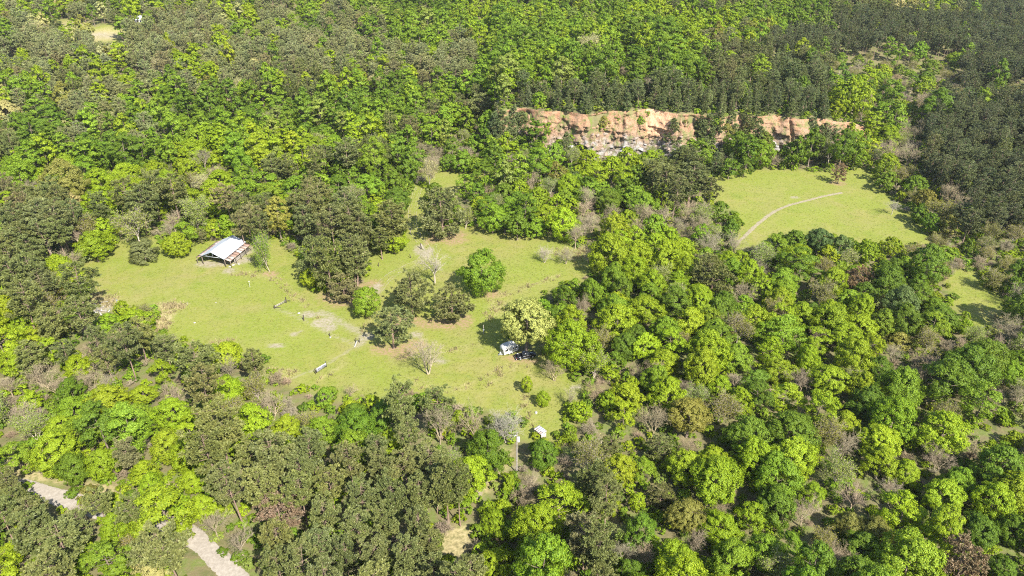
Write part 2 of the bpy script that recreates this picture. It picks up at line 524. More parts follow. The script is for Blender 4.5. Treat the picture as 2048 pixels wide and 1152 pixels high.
# ------------------------------------------------------------------ ground
def axis(lo, a, b, hi, step, grow=1.16):
    c = list(np.arange(a, b + 1e-6, step)); s = step
    x = a
    while x > lo: s *= grow; x -= min(s, 9); c.insert(0, x)
    s, x = step, b
    while x < hi: s *= grow; x += min(s, 9); c.append(x)
    return np.array(c)
GX = axis(-760, -150, 165, 760, 1.0)
GY = axis(20, 95, 330, 1180, 1.0)
gx, gy = np.meshgrid(GX, GY)
gz = ground_z(gx, gy)
nx, ny = len(GX), len(GY)
idx = np.arange(nx * ny).reshape(ny, nx)
gF = np.stack([idx[:-1, :-1], idx[:-1, 1:], idx[1:, 1:], idx[1:, :-1]], -1).reshape(-1, 4)
g = Geo(); g.add(np.column_stack([gx.ravel(), gy.ravel(), gz.ravel()]), gF)

def soft_area(polys, pad, soft):
    m = np.zeros(gx.shape)
    for P in polys:
        d = seg_dist(gx, gy, P); d = np.where(in_poly(gx, gy, P), d, -d)
        d = d + 5 * (fbm(gx / 9, gy / 9, 21) - .5)
        m = np.maximum(m, sm(-pad - soft, -pad + soft, d))
    return m
meadow = soft_area(W_OPEN, 3.5, 2.5)
dry = soft_area(W_VERGE, 1.0, 1.2)

def blotch(lst, seed):
    m = np.zeros(gx.shape)
    for px, py, rx, ry in lst:
        c = gpt(px, py); D = project(*c)[2]
        ax = rx * D / FPX; ay = abs(gpt(px, py - ry)[1] - c[1]) + .01
        i0, i1 = np.searchsorted(GY, [c[1] - 1.6 * ay - 2, c[1] + 1.6 * ay + 2]); j0, j1 = np.searchsorted(GX, [c[0] - 1.6 * ax - 2, c[0] + 1.6 * ax + 2])
        w = (slice(i0, i1), slice(j0, j1)); X, Y = gx[w], gy[w]
        if X.size == 0: continue
        q = np.hypot((X - c[0]) / ax, (Y - c[1]) / ay) + .95 * (fbm(X / 4.5, Y / 4.5, seed) - .5) + .55 * (fbm(X / 1.3, Y / 1.3, seed + 9) - .5)
        m[w] = np.maximum(m[w], 1 - sm(.55, 1.12, q))
    return m
needle = blotch([(885, 476, 52, 15), (905, 470, 30, 12), (692, 600, 62, 18), (675, 590, 40, 20), (820, 642, 50, 13), (880, 645, 55, 14), (925, 640, 26, 16), (790, 702, 52, 18), (820, 690, 35, 12),
                 (735, 572, 30, 14), (1675, 366, 18, 5), (985, 590, 22, 9), (620, 500, 30, 8), (720, 480, 30, 8), (745, 478, 22, 7), (540, 548, 20, 5),
                 (1060, 722, 26, 6), (1030, 716, 30, 6)], 31)
dirt = blotch([(618, 628, 24, 9), (645, 645, 24, 11), (660, 656, 14, 8), (590, 668, 10, 5), (598, 663, 6, 5), (552, 692, 16, 5), (838, 500, 13, 12), (852, 508, 12, 10), (735, 673, 17, 7), (832, 668, 16, 7),
               (752, 578, 13, 15), (425, 528, 36, 8), (470, 520, 34, 9), (500, 500, 12, 12), (458, 540, 20, 7), (650, 470, 12, 5), (478, 478, 24, 5),
               (1590, 395, 10, 2), (860, 500, 10, 8), (1030, 935, 8, 12), (1155, 775, 14, 6), (880, 722, 18, 6),
               (205, 618, 26, 10), (205, 70, 25, 9), (1295, 200, 30, 6), (1475, 215, 18, 10)], 41)
drygrass = blotch([(205, 610, 45, 16), (185, 595, 30, 14), (330, 630, 24, 26), (325, 655, 14, 16), (345, 615, 40, 10), (560, 745, 45, 12), (440, 690, 40, 16), (1000, 615, 40, 20), (1175, 505, 70, 15), (1990, 630, 30, 14), (210, 70, 40, 16), (130, 50, 45, 12),
                   (175, 505, 40, 6), (1140, 700, 40, 8), (1210, 505, 30, 10)], 51)
def track(line, half, seed):
    P = [tuple(gpt(*p)[:2]) for p in line]
    d = seg_dist(gx, gy, P, False) + half * 1.6 * (fbm(gx / 3, gy / 3, seed) - .5)
    return 1 - sm(half * .6, half * 1.3, d)
dirt = np.maximum(dirt, .5 * track([(410, 745), (480, 760), (560, 765), (641, 735), (690, 707), (713, 690), (660, 668), (607, 640), (575, 625), (548, 615)], .5, 63))
dirt = np.maximum(dirt, .75 * track([(715, 690), (735, 673), (690, 650), (640, 625)], 1.4, 64))
reeds = blotch([(205, 606, 42, 14), (185, 594, 26, 12), (328, 632, 20, 26), (325, 655, 14, 16), (348, 612, 34, 7), (1205, 506, 34, 9), (205, 70, 34, 14), (130, 50, 45, 12)], 58)
dry = np.maximum(np.maximum(dry, reeds), .38 * drygrass)
for k, ln in enumerate([[(1030, 725), (985, 745), (930, 775), (880, 780), (800, 755)], [(1040, 728), (1000, 752), (955, 790)], [(905, 700), (960, 690), (985, 670)], [(640, 640), (560, 560), (500, 545), (455, 545)],
                        [(756, 582), (740, 640), (725, 680), (700, 720), (640, 760)], [(980, 600), (1040, 580), (1120, 550)], [(1090, 700), (1060, 735), (1050, 800), (1070, 850)]]):
    for off in (-.9, .9):
        P_ = [tuple(gpt(*p)[:2] + np.array([off * .4, off])) for p in ln]
        d_ = seg_dist(gx, gy, P_, False) + .5 * (fbm(gx / 3, gy / 3, 90 + k) - .5)
        dry = np.maximum(dry, .34 * (1 - sm(.25, .75, d_)) * sm(.36, .52, fbm(gx / 9, gy / 9, 95)))
me = g.mesh('ground', [])
for nm, arr in (('meadow', meadow), ('needle', needle), ('dirt', dirt), ('dry', dry)):
    a = me.attributes.new(nm, 'FLOAT', 'POINT'); a.data.foreach_set('value', arr.ravel().astype(np.float32))
me.polygons.foreach_set('use_smooth', np.ones(len(me.polygons), bool))

def ground_material():
    m, nt, out = nmat('ground')
    geo = nt.nodes.new('ShaderNodeNewGeometry'); P = geo.outputs['Position']
    at_ = lambda n: N(nt, 'ShaderNodeAttribute', attribute_type='GEOMETRY', attribute_name=n).outputs['Fac']
    n_big, n_mid, n_fine, n_sp = noise_n(nt, .035, 3, .5, P), noise_n(nt, .16, 4, .6, P, .6), noise_n(nt, 1.1, 4, .65, P), noise_n(nt, 4.5, 2, .6, P)
    floor = ramp_n(nt, n_mid, [(.30, (.07, .085, .025)), (.48, (.13, .11, .055)), (.62, (.10, .125, .03)), (.75, (.17, .135, .08))])
    grass = ramp_n(nt, n_mid, [(.28, (.112, .145, .020)), (.44, (.152, .165, .030)), (.57, (.176, .172, .040)), (.72, (.202, .178, .068))])
    n_pat = noise_n(nt, .075, 4, .62, P, 1.2)
    grass = mix_col(nt, ramp_n(nt, n_pat, [(.47, (0, 0, 0)), (.66, (.7, .7, .7))]), grass, (.185, .162, .060))
    grass = mix_col(nt, ramp_n(nt, n_big, [(.40, (0, 0, 0)), (.62, (.75, .75, .75))]), grass, (.140, .172, .022))
    grass = mix_col(nt, ramp_n(nt, n_fine, [(.42, (0, 0, 0)), (.72, (.55, .55, .55))]), grass, (.195, .186, .066))
    grass = mix_col(nt, ramp_n(nt, n_sp, [(.35, (.35, .35, .35)), (.55, (0, 0, 0))]), grass, (.115, .145, .018))
    c = mix_col(nt, at_('meadow'), floor, grass)
    dryc = ramp_n(nt, n_fine, [(.3, (.17, .145, .06)), (.5, (.25, .21, .10)), (.72, (.31, .26, .14))])
    f = math_n(nt, 'MULTIPLY', at_('dry'), ramp_n(nt, n_fine, [(.30, (.25, .25, .25)), (.55, (.95, .95, .95))]))
    c = mix_col(nt, f, c, dryc)
    nd = ramp_n(nt, n_fine, [(.3, (.16, .115, .06)), (.6, (.235, .155, .095)), (.8, (.26, .185, .11))])
    f = math_n(nt, 'MULTIPLY', at_('needle'), ramp_n(nt, n_fine, [(.34, (.12, .12, .12)), (.56, (.9, .9, .9))]))
    c = mix_col(nt, f, c, nd)
    dc = ramp_n(nt, n_fine, [(.3, (.17, .145, .09)), (.55, (.225, .195, .14)), (.75, (.28, .25, .19))])
    f = math_n(nt, 'MULTIPLY', at_('dirt'), ramp_n(nt, n_fine, [(.30, (.35, .35, .35)), (.52, (.95, .95, .95))]))
    c = mix_col(nt, f, c, dc)
    pb = N(nt, 'ShaderNodeBsdfPrincipled'); pb.inputs['Roughness'].default_value = .95; pb.inputs['Specular IOR Level'].default_value = .1
    b = nt.nodes.new('ShaderNodeBump'); b.inputs['Strength'].default_value = .6; b.inputs['Distance'].default_value = .25
    nt.links.new(n_fine, b.inputs['Height']); nt.links.new(b.outputs[0], pb.inputs['Normal'])
    nt.links.new(c, pb.inputs['Base Color']); nt.links.new(pb.outputs[0], out.inputs[0])
    return m
me.materials.append(ground_material())
ground = bpy.data.objects.new('ground', me); COL.objects.link(ground)
ground['kind'] = 'structure'; ground['label'] = 'mown grass and leaf-strewn forest floor under the trees'

def strip_mesh(name, pts, half, mat, label, lift=.03, ruts=False, seed=0):
    """a track laid on the ground, irregular edges"""
    P = np.array([gpt(*p)[:2] if len(p) == 2 else p[:2] for p in pts])
    L = np.concatenate([[0], np.cumsum(np.linalg.norm(np.diff(P, axis=0), axis=1))])
    s = np.arange(0, L[-1], .8)
    X, Y = np.interp(s, L, P[:, 0]), np.interp(s, L, P[:, 1])
    k = np.ones(9) / 9
    if len(X) > 20:
        X[4:-4] = np.convolve(X, k, 'valid'); Y[4:-4] = np.convolve(Y, k, 'valid')
    T = unit(np.column_stack([np.gradient(X), np.gradient(Y)])); Nn = np.column_stack([-T[:, 1], T[:, 0]])
    nu = 11
    u = np.linspace(-1, 1, nu)
    hw = half * (1 + .35 * (fbm(s / 4, s * 0, seed) - .5))
    XX = X[:, None] + Nn[:, :1] * u * hw[:, None]; YY = Y[:, None] + Nn[:, 1:] * u * hw[:, None]
    ZZ = ground_z(XX, YY) + lift - .06 * np.exp(-((np.abs(u) - .5) / .16) ** 2)[None] * (1 if ruts else .4)
    ZZ[:, 0] -= .12; ZZ[:, -1] -= .12
    i = np.arange(len(s) * nu).reshape(len(s), nu)
    F = np.stack([i[:-1, :-1], i[1:, :-1], i[1:, 1:], i[:-1, 1:]], -1).reshape(-1, 4)
    gg = Geo(); gg.add(np.stack([XX, YY, ZZ], -1).reshape(-1, 3), F, 0, np.tile(np.abs(u), len(s)))
    o = bpy.data.objects.new(name, gg.mesh(name, [mat], True)); COL.objects.link(o)
    o['kind'] = 'structure'; o['label'] = label
    return o

def track_material(name, cols, soft, ruts=False):
    """soil with ragged edges where the grass grows in"""
    m, nt, out = nmat(name)
    geo = nt.nodes.new('ShaderNodeNewGeometry'); P = geo.outputs['Position']
    lv = N(nt, 'ShaderNodeAttribute', attribute_type='GEOMETRY', attribute_name='lv').outputs['Fac']
    nf, nm_ = noise_n(nt, 1.6, 4, .65, P), noise_n(nt, .5, 3, .6, P)
    c = ramp_n(nt, nf, [(.3, cols[0]), (.52, cols[1]), (.72, cols[2])])
    pb = N(nt, 'ShaderNodeBsdfPrincipled'); pb.inputs['Roughness'].default_value = .95; pb.inputs['Specular IOR Level'].default_value = .1
    b = nt.nodes.new('ShaderNodeBump'); b.inputs['Strength'].default_value = .4; b.inputs['Distance'].default_value = .1
    nt.links.new(nf, b.inputs['Height']); nt.links.new(b.outputs[0], pb.inputs['Normal'])
    nt.links.new(c, pb.inputs['Base Color'])
    if ruts:   # two wheel ruts with a green middle
        d = math_n(nt, 'ABSOLUTE', math_n(nt, 'SUBTRACT', lv, .52))
        e = math_n(nt, 'ADD', math_n(nt, 'MULTIPLY', d, 2.1), math_n(nt, 'MULTIPLY', math_n(nt, 'ADD', nf, nm_), .75))
    else:
        e = math_n(nt, 'ADD', math_n(nt, 'MULTIPLY', lv, .9), math_n(nt, 'MULTIPLY', math_n(nt, 'ADD', nf, nm_), soft))
    fac = ramp_n(nt, e, [(.98, (1, 1, 1)), (1.0, (1, 1, 1))]) if False else math_n(nt, 'LESS_THAN', e, 1.18)
    tp = nt.nodes.new('ShaderNodeBsdfTransparent')
    mx = nt.nodes.new('ShaderNodeMixShader'); nt.links.new(fac, mx.inputs[0])
    nt.links.new(tp.outputs[0], mx.inputs[1]); nt.links.new(pb.outputs[0], mx.inputs[2])
    nt.links.new(mx.outputs[0], out.inputs[0])
    return m
M['gravel'] = track_material('gravel', [(.20, .175, .14), (.25, .22, .18), (.30, .27, .225)], .42)
M['track'] = track_material('track_soil', [(.17, .145, .085), (.215, .185, .12), (.26, .225, .16)], .72)
M['ruts'] = track_material('rut_soil', [(.19, .165, .105), (.24, .21, .145), (.29, .255, .19)], .5, True)
strip_mesh('gravel_road', ROAD_LINE, 2.5, M['gravel'], 'pale gravel road curving through the trees', .05, seed=2)
strip_mesh('dirt_track', [(838, 372), (830, 395), (825, 420), (824, 450), (834, 475), (850, 490), (856, 505), (842, 522), (815, 534), (785, 548), (768, 562), (756, 582)], 2.3, M['ruts'], 'pale two-rut dirt track running into the grassy clearing', .03, True, 3)
strip_mesh('field_path', [(1470, 490), (1492, 470), (1515, 448), (1545, 425), (1575, 411), (1610, 402), (1650, 392), (1685, 385)], 1.4, M['track'], 'bare dirt path crossing the far green field', .03, seed=4)
strip_mesh('footpath', [(1008, 908), (998, 922), (985, 942), (972, 962), (958, 988), (950, 1000)], 1.3, M['track'], 'narrow bare dirt path beside the utility pole', .03, seed=5)
strip_mesh('quarry_path', [(985, 262), (986, 240), (990, 218), (998, 203), (1005, 192)], 3.4, M['track'], 'pale steep track climbing left of the rock cliff', .05, seed=6)

# ------------------------------------------------------------------ cliff
def build_cliff():
    xs = np.arange(-14, 176, .45); vs = np.linspace(0, 1, 58)
    X, Vv = np.meshgrid(xs, vs)
    hp = plateau_h(X) + 1.0
    Z0 = ground_z(X, cliff_y(X) - 1.5) - 1.0
    prof = np.where(Vv < .6, Vv / .6 * .45, .45 + (Vv - .6) / .4 * .55)        # steep below, easing back on top
    Y = cliff_y(X) - 1.2 + 7.4 * prof
    Z = Z0 + (hp + 1.0) * Vv
    Yt = cliff_y(X) + 7.3
    top = ground_z(X, Yt) + .12
    Z = Z0 + (top - Z0) * (Vv ** .92)
    # blocks: stepped cells at three sizes, more broken lower down
    def cells(u, w, s):
        i, j = np.floor(u), np.floor(w)
        j2 = np.floor(w); i2 = np.floor(u + hash2(j2, j2 * 0 + 3, s) * .9)
        return hash2(i2, j2, s + 1)
    wv = 1.2 * (fbm(X / 5, Z / 3, 70) - .5)
    rock = sm(.02, .18, Vv) * (1 - .65 * sm(.55, .8, Vv + .4 * (fbm(X / 9, Z / 5, 77) - .5)))
    d = 2.6 * (cells((X + wv * 2) / 5.2, (Z + wv) / 4.4, 80) - .5) + 1.5 * (cells((X + wv) / 2.1, (Z + wv) / 1.7, 84) - .5) + .7 * (cells(X / .9, Z / .75, 88) - .5)
    d = d * rock + 5.0 * (fbm(X / 13, Z / 16, 90) - .5) + .8 * (fbm(X / 2.2, Z / 1.4, 93) - .5)
    gul = np.exp(-((fbm(X / 8, Z / 26, 95) - .5) / .05) ** 2)                  # gullies
    d = d + 2.2 * gul * sm(.1, .4, Vv) * (1 - sm(.85, 1, Vv))
    Y = Y + d * sm(0, .05, Vv) * (1 - sm(.9, 1.0, Vv))
    ends = sm(-14, -8, X)
    Y = Y + (1 - ends) * 9
    i = np.arange(X.size).reshape(X.shape)
    F = np.stack([i[:-1, :-1], i[:-1, 1:], i[1:, 1:], i[1:, :-1]], -1).reshape(-1, 4)
    gg = Geo(); gg.add(np.stack([X, Y, Z], -1).reshape(-1, 3), F, 0, Vv.ravel())
    m, nt, out = nmat('cliff')
    geo = nt.nodes.new('ShaderNodeNewGeometry'); P = geo.outputs['Position']
    lv = N(nt, 'ShaderNodeAttribute', attribute_type='GEOMETRY', attribute_name='lv').outputs['Fac']
    n1, n2, n3 = noise_n(nt, .10, 4, .6, P, .8), noise_n(nt, .45, 4, .65, P), noise_n(nt, 1.8, 4, .7, P)
    h = math_n(nt, 'ADD', lv, math_n(nt, 'MULTIPLY', math_n(nt, 'SUBTRACT', n1, .5), 1.1))
    c = ramp_n(nt, h, [(.08, (.125, .108, .09)), (.30, (.165, .122, .085)), (.52, (.205, .130, .080)), (.74, (.27, .155, .085)), (.95, (.285, .150, .082))])
    c = mix_col(nt, ramp_n(nt, n2, [(.40, (0, 0, 0)), (.66, (.75, .75, .75))]), c, (.28, .19, .125))
    c = mix_col(nt, ramp_n(nt, n3, [(.36, (.85, .85, .85)), (.50, (0, 0, 0))]), c, (.075, .055, .038))  # crevice shade painted dark into the colour by the fine noise
    grey = math_n(nt, 'MULTIPLY', ramp_n(nt, h, [(.22, (1, 1, 1)), (.42, (0, 0, 0))]), ramp_n(nt, n2, [(.45, (0, 0, 0)), (.56, (.9, .9, .9))]))
    c = mix_col(nt, grey, c, (.24, .23, .215))
    gr = ramp_n(nt, noise_n(nt, .33, 5, .7, P), [(.50, (0, 0, 0)), (.60, (.85, .85, .85))])
    c = mix_col(nt, gr, c, (.12, .13, .045))
    # fresh orange slip near the middle of the top edge
    sx = nt.nodes.new('ShaderNodeSeparateXYZ'); nt.links.new(P, sx.inputs[0])
    sl = math_n(nt, 'ABSOLUTE', math_n(nt, 'SUBTRACT', sx.outputs[0], 69.0))
    sl = math_n(nt, 'ADD', sl, math_n(nt, 'MULTIPLY', n2, 6))
    sl = math_n(nt, 'MULTIPLY', math_n(nt, 'LESS_THAN', sl, 8.5), ramp_n(nt, lv, [(.30, (0, 0, 0)), (.55, (.9, .9, .9))]))
    c = mix_col(nt, sl, c, ramp_n(nt, n3, [(.35, (.38, .18, .08)), (.6, (.44, .29, .19))]))
    pb = N(nt, 'ShaderNodeBsdfPrincipled'); pb.inputs['Roughness'].default_value = .95; pb.inputs['Specular IOR Level'].default_value = .15
    b = nt.nodes.new('ShaderNodeBump'); b.inputs['Strength'].default_value = .8; b.inputs['Distance'].default_value = .5
    nt.links.new(n3, b.inputs['Height']); nt.links.new(b.outputs[0], pb.inputs['Normal'])
    nt.links.new(c, pb.inputs['Base Color']); nt.links.new(pb.outputs[0], out.inputs[0])
    o = bpy.data.objects.new('cliff', gg.mesh('cliff', [m])); COL.objects.link(o)
    o['kind'] = 'structure'; o['label'] = 'broken orange and tan rock cliff below the pine-topped plateau'
    M['cliff'] = m
    # loose blocks standing out of the face, each its own piece
    rm = plain('cliff_block', (.27, .205, .155), .95, col2=(.16, .125, .10), scale=.8, bump=.5)
    gm = plain('grey_block', (.28, .27, .255), .95, col2=(.19, .18, .165), scale=.8, bump=.5)
    protos = []
    for s in range(5):
        r = np.random.default_rng(300 + s)
        pts = unit(r.normal(size=(26, 3))) * r.uniform(.75, 1.05, (26, 1)) * np.array([1, .8, .75])
        import bmesh
        bm = bmesh.new()
        for p in pts: bm.verts.new(p)
        bmesh.ops.convex_hull(bm, input=bm.verts[:])
        mm = bpy.data.meshes.new('rock_block'); bm.to_mesh(mm); bm.free()
        mm.materials.append(rm if s < 3 else gm)
        protos.append(mm)
    r = np.random.default_rng(5)
    for k in range(70):
        x = r.uniform(8, 150); v = r.uniform(.03, .62) ** 1.2
        col = int(np.clip((x + 14) / .45, 0, len(xs) - 1)); row = int(v * 57)
        b = bpy.data.objects.new('rock_block', protos[r.integers(0, 5) if v < .3 else r.integers(0, 3)])
        b.location = (X[row, col], Y[row, col] - .2, Z[row, col]); s = r.uniform(.7, 2.1)
        b.scale = (s * r.uniform(.8, 1.4), s, s * r.uniform(.6, 1.0)); b.rotation_euler = r.uniform(-.5, .5, 3)
        b.parent = o; COL.objects.link(b)
build_cliff()

# ------------------------------------------------------------------ haze
hz = Geo(); hz.box(-1300, 1300, -120, 1500, -12, 150)
hzm, hnt, hout = nmat('haze')
pv = hnt.nodes.new('ShaderNodeVolumePrincipled')
pv.inputs['Density'].default_value = .00004
pv.inputs['Color'].default_value = (.90, .95, 1, 1)
pv.inputs['Anisotropy'].default_value = .2
hnt.links.new(pv.outputs[0], hout.inputs['Volume'])
haze = bpy.data.objects.new('haze', hz.mesh('haze', [hzm])); COL.objects.link(haze)
haze['kind'] = 'stuff'; haze['label'] = 'thin pale spring haze over the valley'

# ------------------------------------------------------------------ plant kinds
def twig_material():
    m, nt, out = nmat('bare_wood')
    t = N(nt, 'ShaderNodeAttribute', attribute_type='INSTANCER', attribute_name='tint')
    geo = nt.nodes.new('ShaderNodeNewGeometry')
    nz = noise_n(nt, .9, 3, .6, geo.outputs['Position'])
    c = mix_col(nt, math_n(nt, 'MULTIPLY', nz, .6), t.outputs['Color'], (.14, .11, .085))
    pb = N(nt, 'ShaderNodeBsdfPrincipled'); pb.inputs['Roughness'].default_value = .85; pb.inputs['Specular IOR Level'].default_value = .2
    nt.links.new(c, pb.inputs['Base Color']); nt.links.new(pb.outputs[0], out.inputs[0])
    return m
M['bare_wood'] = twig_material()

TINT = {'y': (.212, .292, .012), 'l': (.238, .305, .014), 'g': (.162, .252, .016), 'd': (.112, .182, .014), 'o': (.195, .195, .036), 'c': (.36, .355, .135),
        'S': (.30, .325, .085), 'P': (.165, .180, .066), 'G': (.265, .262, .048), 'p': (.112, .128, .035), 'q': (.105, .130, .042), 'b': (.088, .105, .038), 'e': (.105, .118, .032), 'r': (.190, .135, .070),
        'T': (.300, .250, .152), 'R': (.25, .19, .115), 'W': (.36, .33, .25), 'B': (.105, .158, .042), 'f': (.205, .26, .045), 'n': (.150, .140, .052)}
WORDS = {'y': 'yellow-green', 'l': 'lime green', 'g': 'fresh green', 'd': 'deep green', 'o': 'olive', 'c': 'pale cream-green', 'G': 'golden', 'p': 'grey-green', 'S': 'pale green', 'P': 'dull green',
         'q': 'dark', 'b': 'dark', 'e': 'dark olive', 'r': 'rusty brown', 'T': 'tan', 'R': 'reddish', 'W': 'whitish', 'B': 'bluish green', 'f': 'soft green', 'n': 'brownish'}

KIND = {}
def register(kind, name, cat, variants):
    KIND[kind] = dict(name=name, cat=cat, v=variants)

def width_of(geos):
    r = np.concatenate([np.hypot(V[:, 0], V[:, 1]) for gg in geos if gg is not None for V in gg.V])
    return 2 * float(np.percentile(r, 97))

def leafy(kind, makes, crown='crown', bark='bark', leaf='leaf'):
    out = []
    for fn in makes:
        c, t = fn(0); c2, t2 = fn(1)
        top = float(max(V[:, 2].max() for V in c.V))
        out.append(dict(W=width_of([c]), H=top, parts=[(crown, c.mesh(kind + '_' + crown, [M[leaf]]), True), ('trunk', t.mesh(kind + '_trunk', [M[bark]]), False)],
                        far=merge(kind + '_far', [(c2, M[leaf]), (t2, M[bark])])))
    return out

S1, S2 = sphereish(.1), sphereish(.6)
flat_top = lambda t: (.75 + .25 * math.sin(math.pi * min(1, t * 1.2))) * (1 - .35 * max(0, t - .6) / .4)
col = lambda t: .55 + .45 * math.sin(math.pi * min(1, t * .95 + .08))
register('broad', 'broadleaf_tree', 'tree', leafy('broadleaf', [
    lambda l: make_broad(1, 11.5, 1.6, 5.0, 19, l, S1),
    lambda l: make_broad(2, 12.5, 2.2, 4.8, 15, l, S2),
    lambda l: make_broad(3, 10.5, 1.6, 5.6, 22, l, flat_top, flat=.75),
    lambda l: make_broad(4, 13.0, 2.4, 5.0, 13, l, S2, dens=.85),
    lambda l: make_broad(5, 11.5, .5, 5.4, 26, l, S1, dens=1.0),
    lambda l: make_broad(9, 11.0, 1.2, 5.2, 24, l, flat_top),
    lambda l: make_broad(15, 13.5, 4.2, 5.4, 40, l, S2, dens=.75, trunk=.34),
    lambda l: make_broad(16, 12.5, 1.8, 5.2, 34, l, S2, dens=.7),
    lambda l: make_broad(17, 11.0, 1.0, 5.6, 36, l, S1, dens=.7),
    lambda l: make_broad(18, 13.0, 2.6, 4.6, 11, l, col, dens=.95)]))
register('tall', 'broadleaf_tree', 'tree', leafy('tall_broadleaf', [
    lambda l: make_broad(11, 20, 5.0, 4.8, 18, l, col, trunk=.3, leaf=.52),
    lambda l: make_broad(12, 19, 6.0, 5.2, 15, l, S2, trunk=.3, leaf=.52),
    lambda l: make_broad(13, 17, 3.5, 5.0, 18, l, S1, trunk=.3, leaf=.52),
    lambda l: make_broad(14, 21, 5.5, 4.4, 15, l, col, trunk=.3, leaf=.52, dens=.85)]))
register('pine', 'pine_tree', 'tree', leafy('pine', [
    lambda l: make_pine(21, 18, 8.0, 4.0, 9, l, 0, .24),
    lambda l: make_pine(22, 19, 9.0, 4.2, 9, l, 0, .24),
    lambda l: make_pine(23, 17, 6.5, 3.8, 10, l, .25, .24),
    lambda l: make_pine(24, 18, 8.5, 4.4, 8, l, 0, .24, dens=.85)], bark='pine_bark', leaf='needle'))
register('openpine', 'pine_tree', 'tree', leafy('spreading_pine', [
    lambda l: make_pine(31, 14.5, 1.6, 6.6, 11, l, .35, .32, dens=.9, tuft=1.0),
    lambda l: make_pine(32, 13.0, 2.2, 6.6, 9, l, .15, .32, dens=.95, tuft=1.0),
    lambda l: make_pine(33, 15.5, 3.5, 6.0, 10, l, .2, .32, dens=.72, tuft=1.0)], bark='pine_bark', leaf='needle'))
register('cone', 'young_pine', 'tree', leafy('young_pine', [
    lambda l: make_pine(41, 12, .6, 3.1, 13, l, .85, .17, tuft=.75),
    lambda l: make_pine(42, 13, 1.2, 3.3, 13, l, .7, .17, tuft=.75),
    lambda l: make_pine(43, 11, .5, 3.0, 11, l, .8, .17, tuft=.8, dens=.9)], bark='pine_bark', leaf='needle'))
register('cedar', 'cedar_tree', 'tree', leafy('cedar', [lambda l: make_broad(51, 7.5, .15, 4.6, 26, l, lambda t: .95 - .35 * t ** 2, leaf=.34, trunk=.2, dens=1.3, flat=.7)], leaf='needle'))
register('shrub', 'shrub', 'shrub', leafy('shrub', [
    lambda l: make_broad(61, 3.4, .1, 2.2, 9, l, S1, trunk=.07, leaf=.36, dens=.6),
    lambda l: make_broad(62, 2.8, .1, 2.4, 8, l, flat_top, trunk=.06, leaf=.36, dens=.6),
    lambda l: make_broad(63, 4.4, .2, 2.3, 10, l, S2, trunk=.08, leaf=.36, dens=.6)], crown='foliage'))

def woody(kind, makes):
    out = []
    for fn in makes:
        t, w, lf = fn(0); t2, w2, lf2 = fn(1)
        parts = []
        if lf is not None:
            parts = [('crown', lf.mesh(kind + '_crown', [M['leaf']]), True), ('trunk', t.mesh(kind + '_trunk', [M['pale_bark']]), False), ('branches', w.mesh(kind + '_branches', [M['twig']]), False)]
            far = merge(kind + '_far', [(lf2, M['leaf']), (t2, M['pale_bark']), (w2, M['twig'])])
        else:
            parts = [('trunk', t.mesh(kind + '_trunk', [M['bare_wood']]), True), ('branches', w.mesh(kind + '_branches', [M['bare_wood']]), True)]
            far = merge(kind + '_far', [(t2, M['bare_wood']), (w2, M['bare_wood'])])
        top = float(max(V[:, 2].max() for V in w.V))
        out.append(dict(W=width_of([w]), H=top, parts=parts, far=far))
    return out
register('bare', 'bare_tree', 'tree', woody('bare_tree', [
    lambda l: make_bare(71, 11, 4.6, l, spread=.6, trunk=.26),
    lambda l: make_bare(72, 11, 4.2, l, spread=.5, multi=2, trunk=.28),
    lambda l: make_bare(73, 10, 4.8, l, spread=.75, multi=3, trunk=.3),
    lambda l: make_bare(74, 12, 4.0, l, spread=.45)]))
register('bud', 'budding_tree', 'tree', woody('budding_tree', [
    lambda l: make_bare(81, 11, 4.6, l, 4200, spread=.6),
    lambda l: make_bare(82, 11.5, 4.6, l, 5200, spread=.55, multi=2),
    lambda l: make_bare(83, 10, 4.8, l, 3600, spread=.7)]))
register('brush', 'bare_shrub', 'shrub', woody('bare_shrub', [
    lambda l: make_bare(91, 3.6, 2.4, l, spread=.7, multi=4, trunk=.09),
    lambda l: make_bare(92, 4.4, 2.4, l, spread=.6, multi=5, trunk=.09)]))

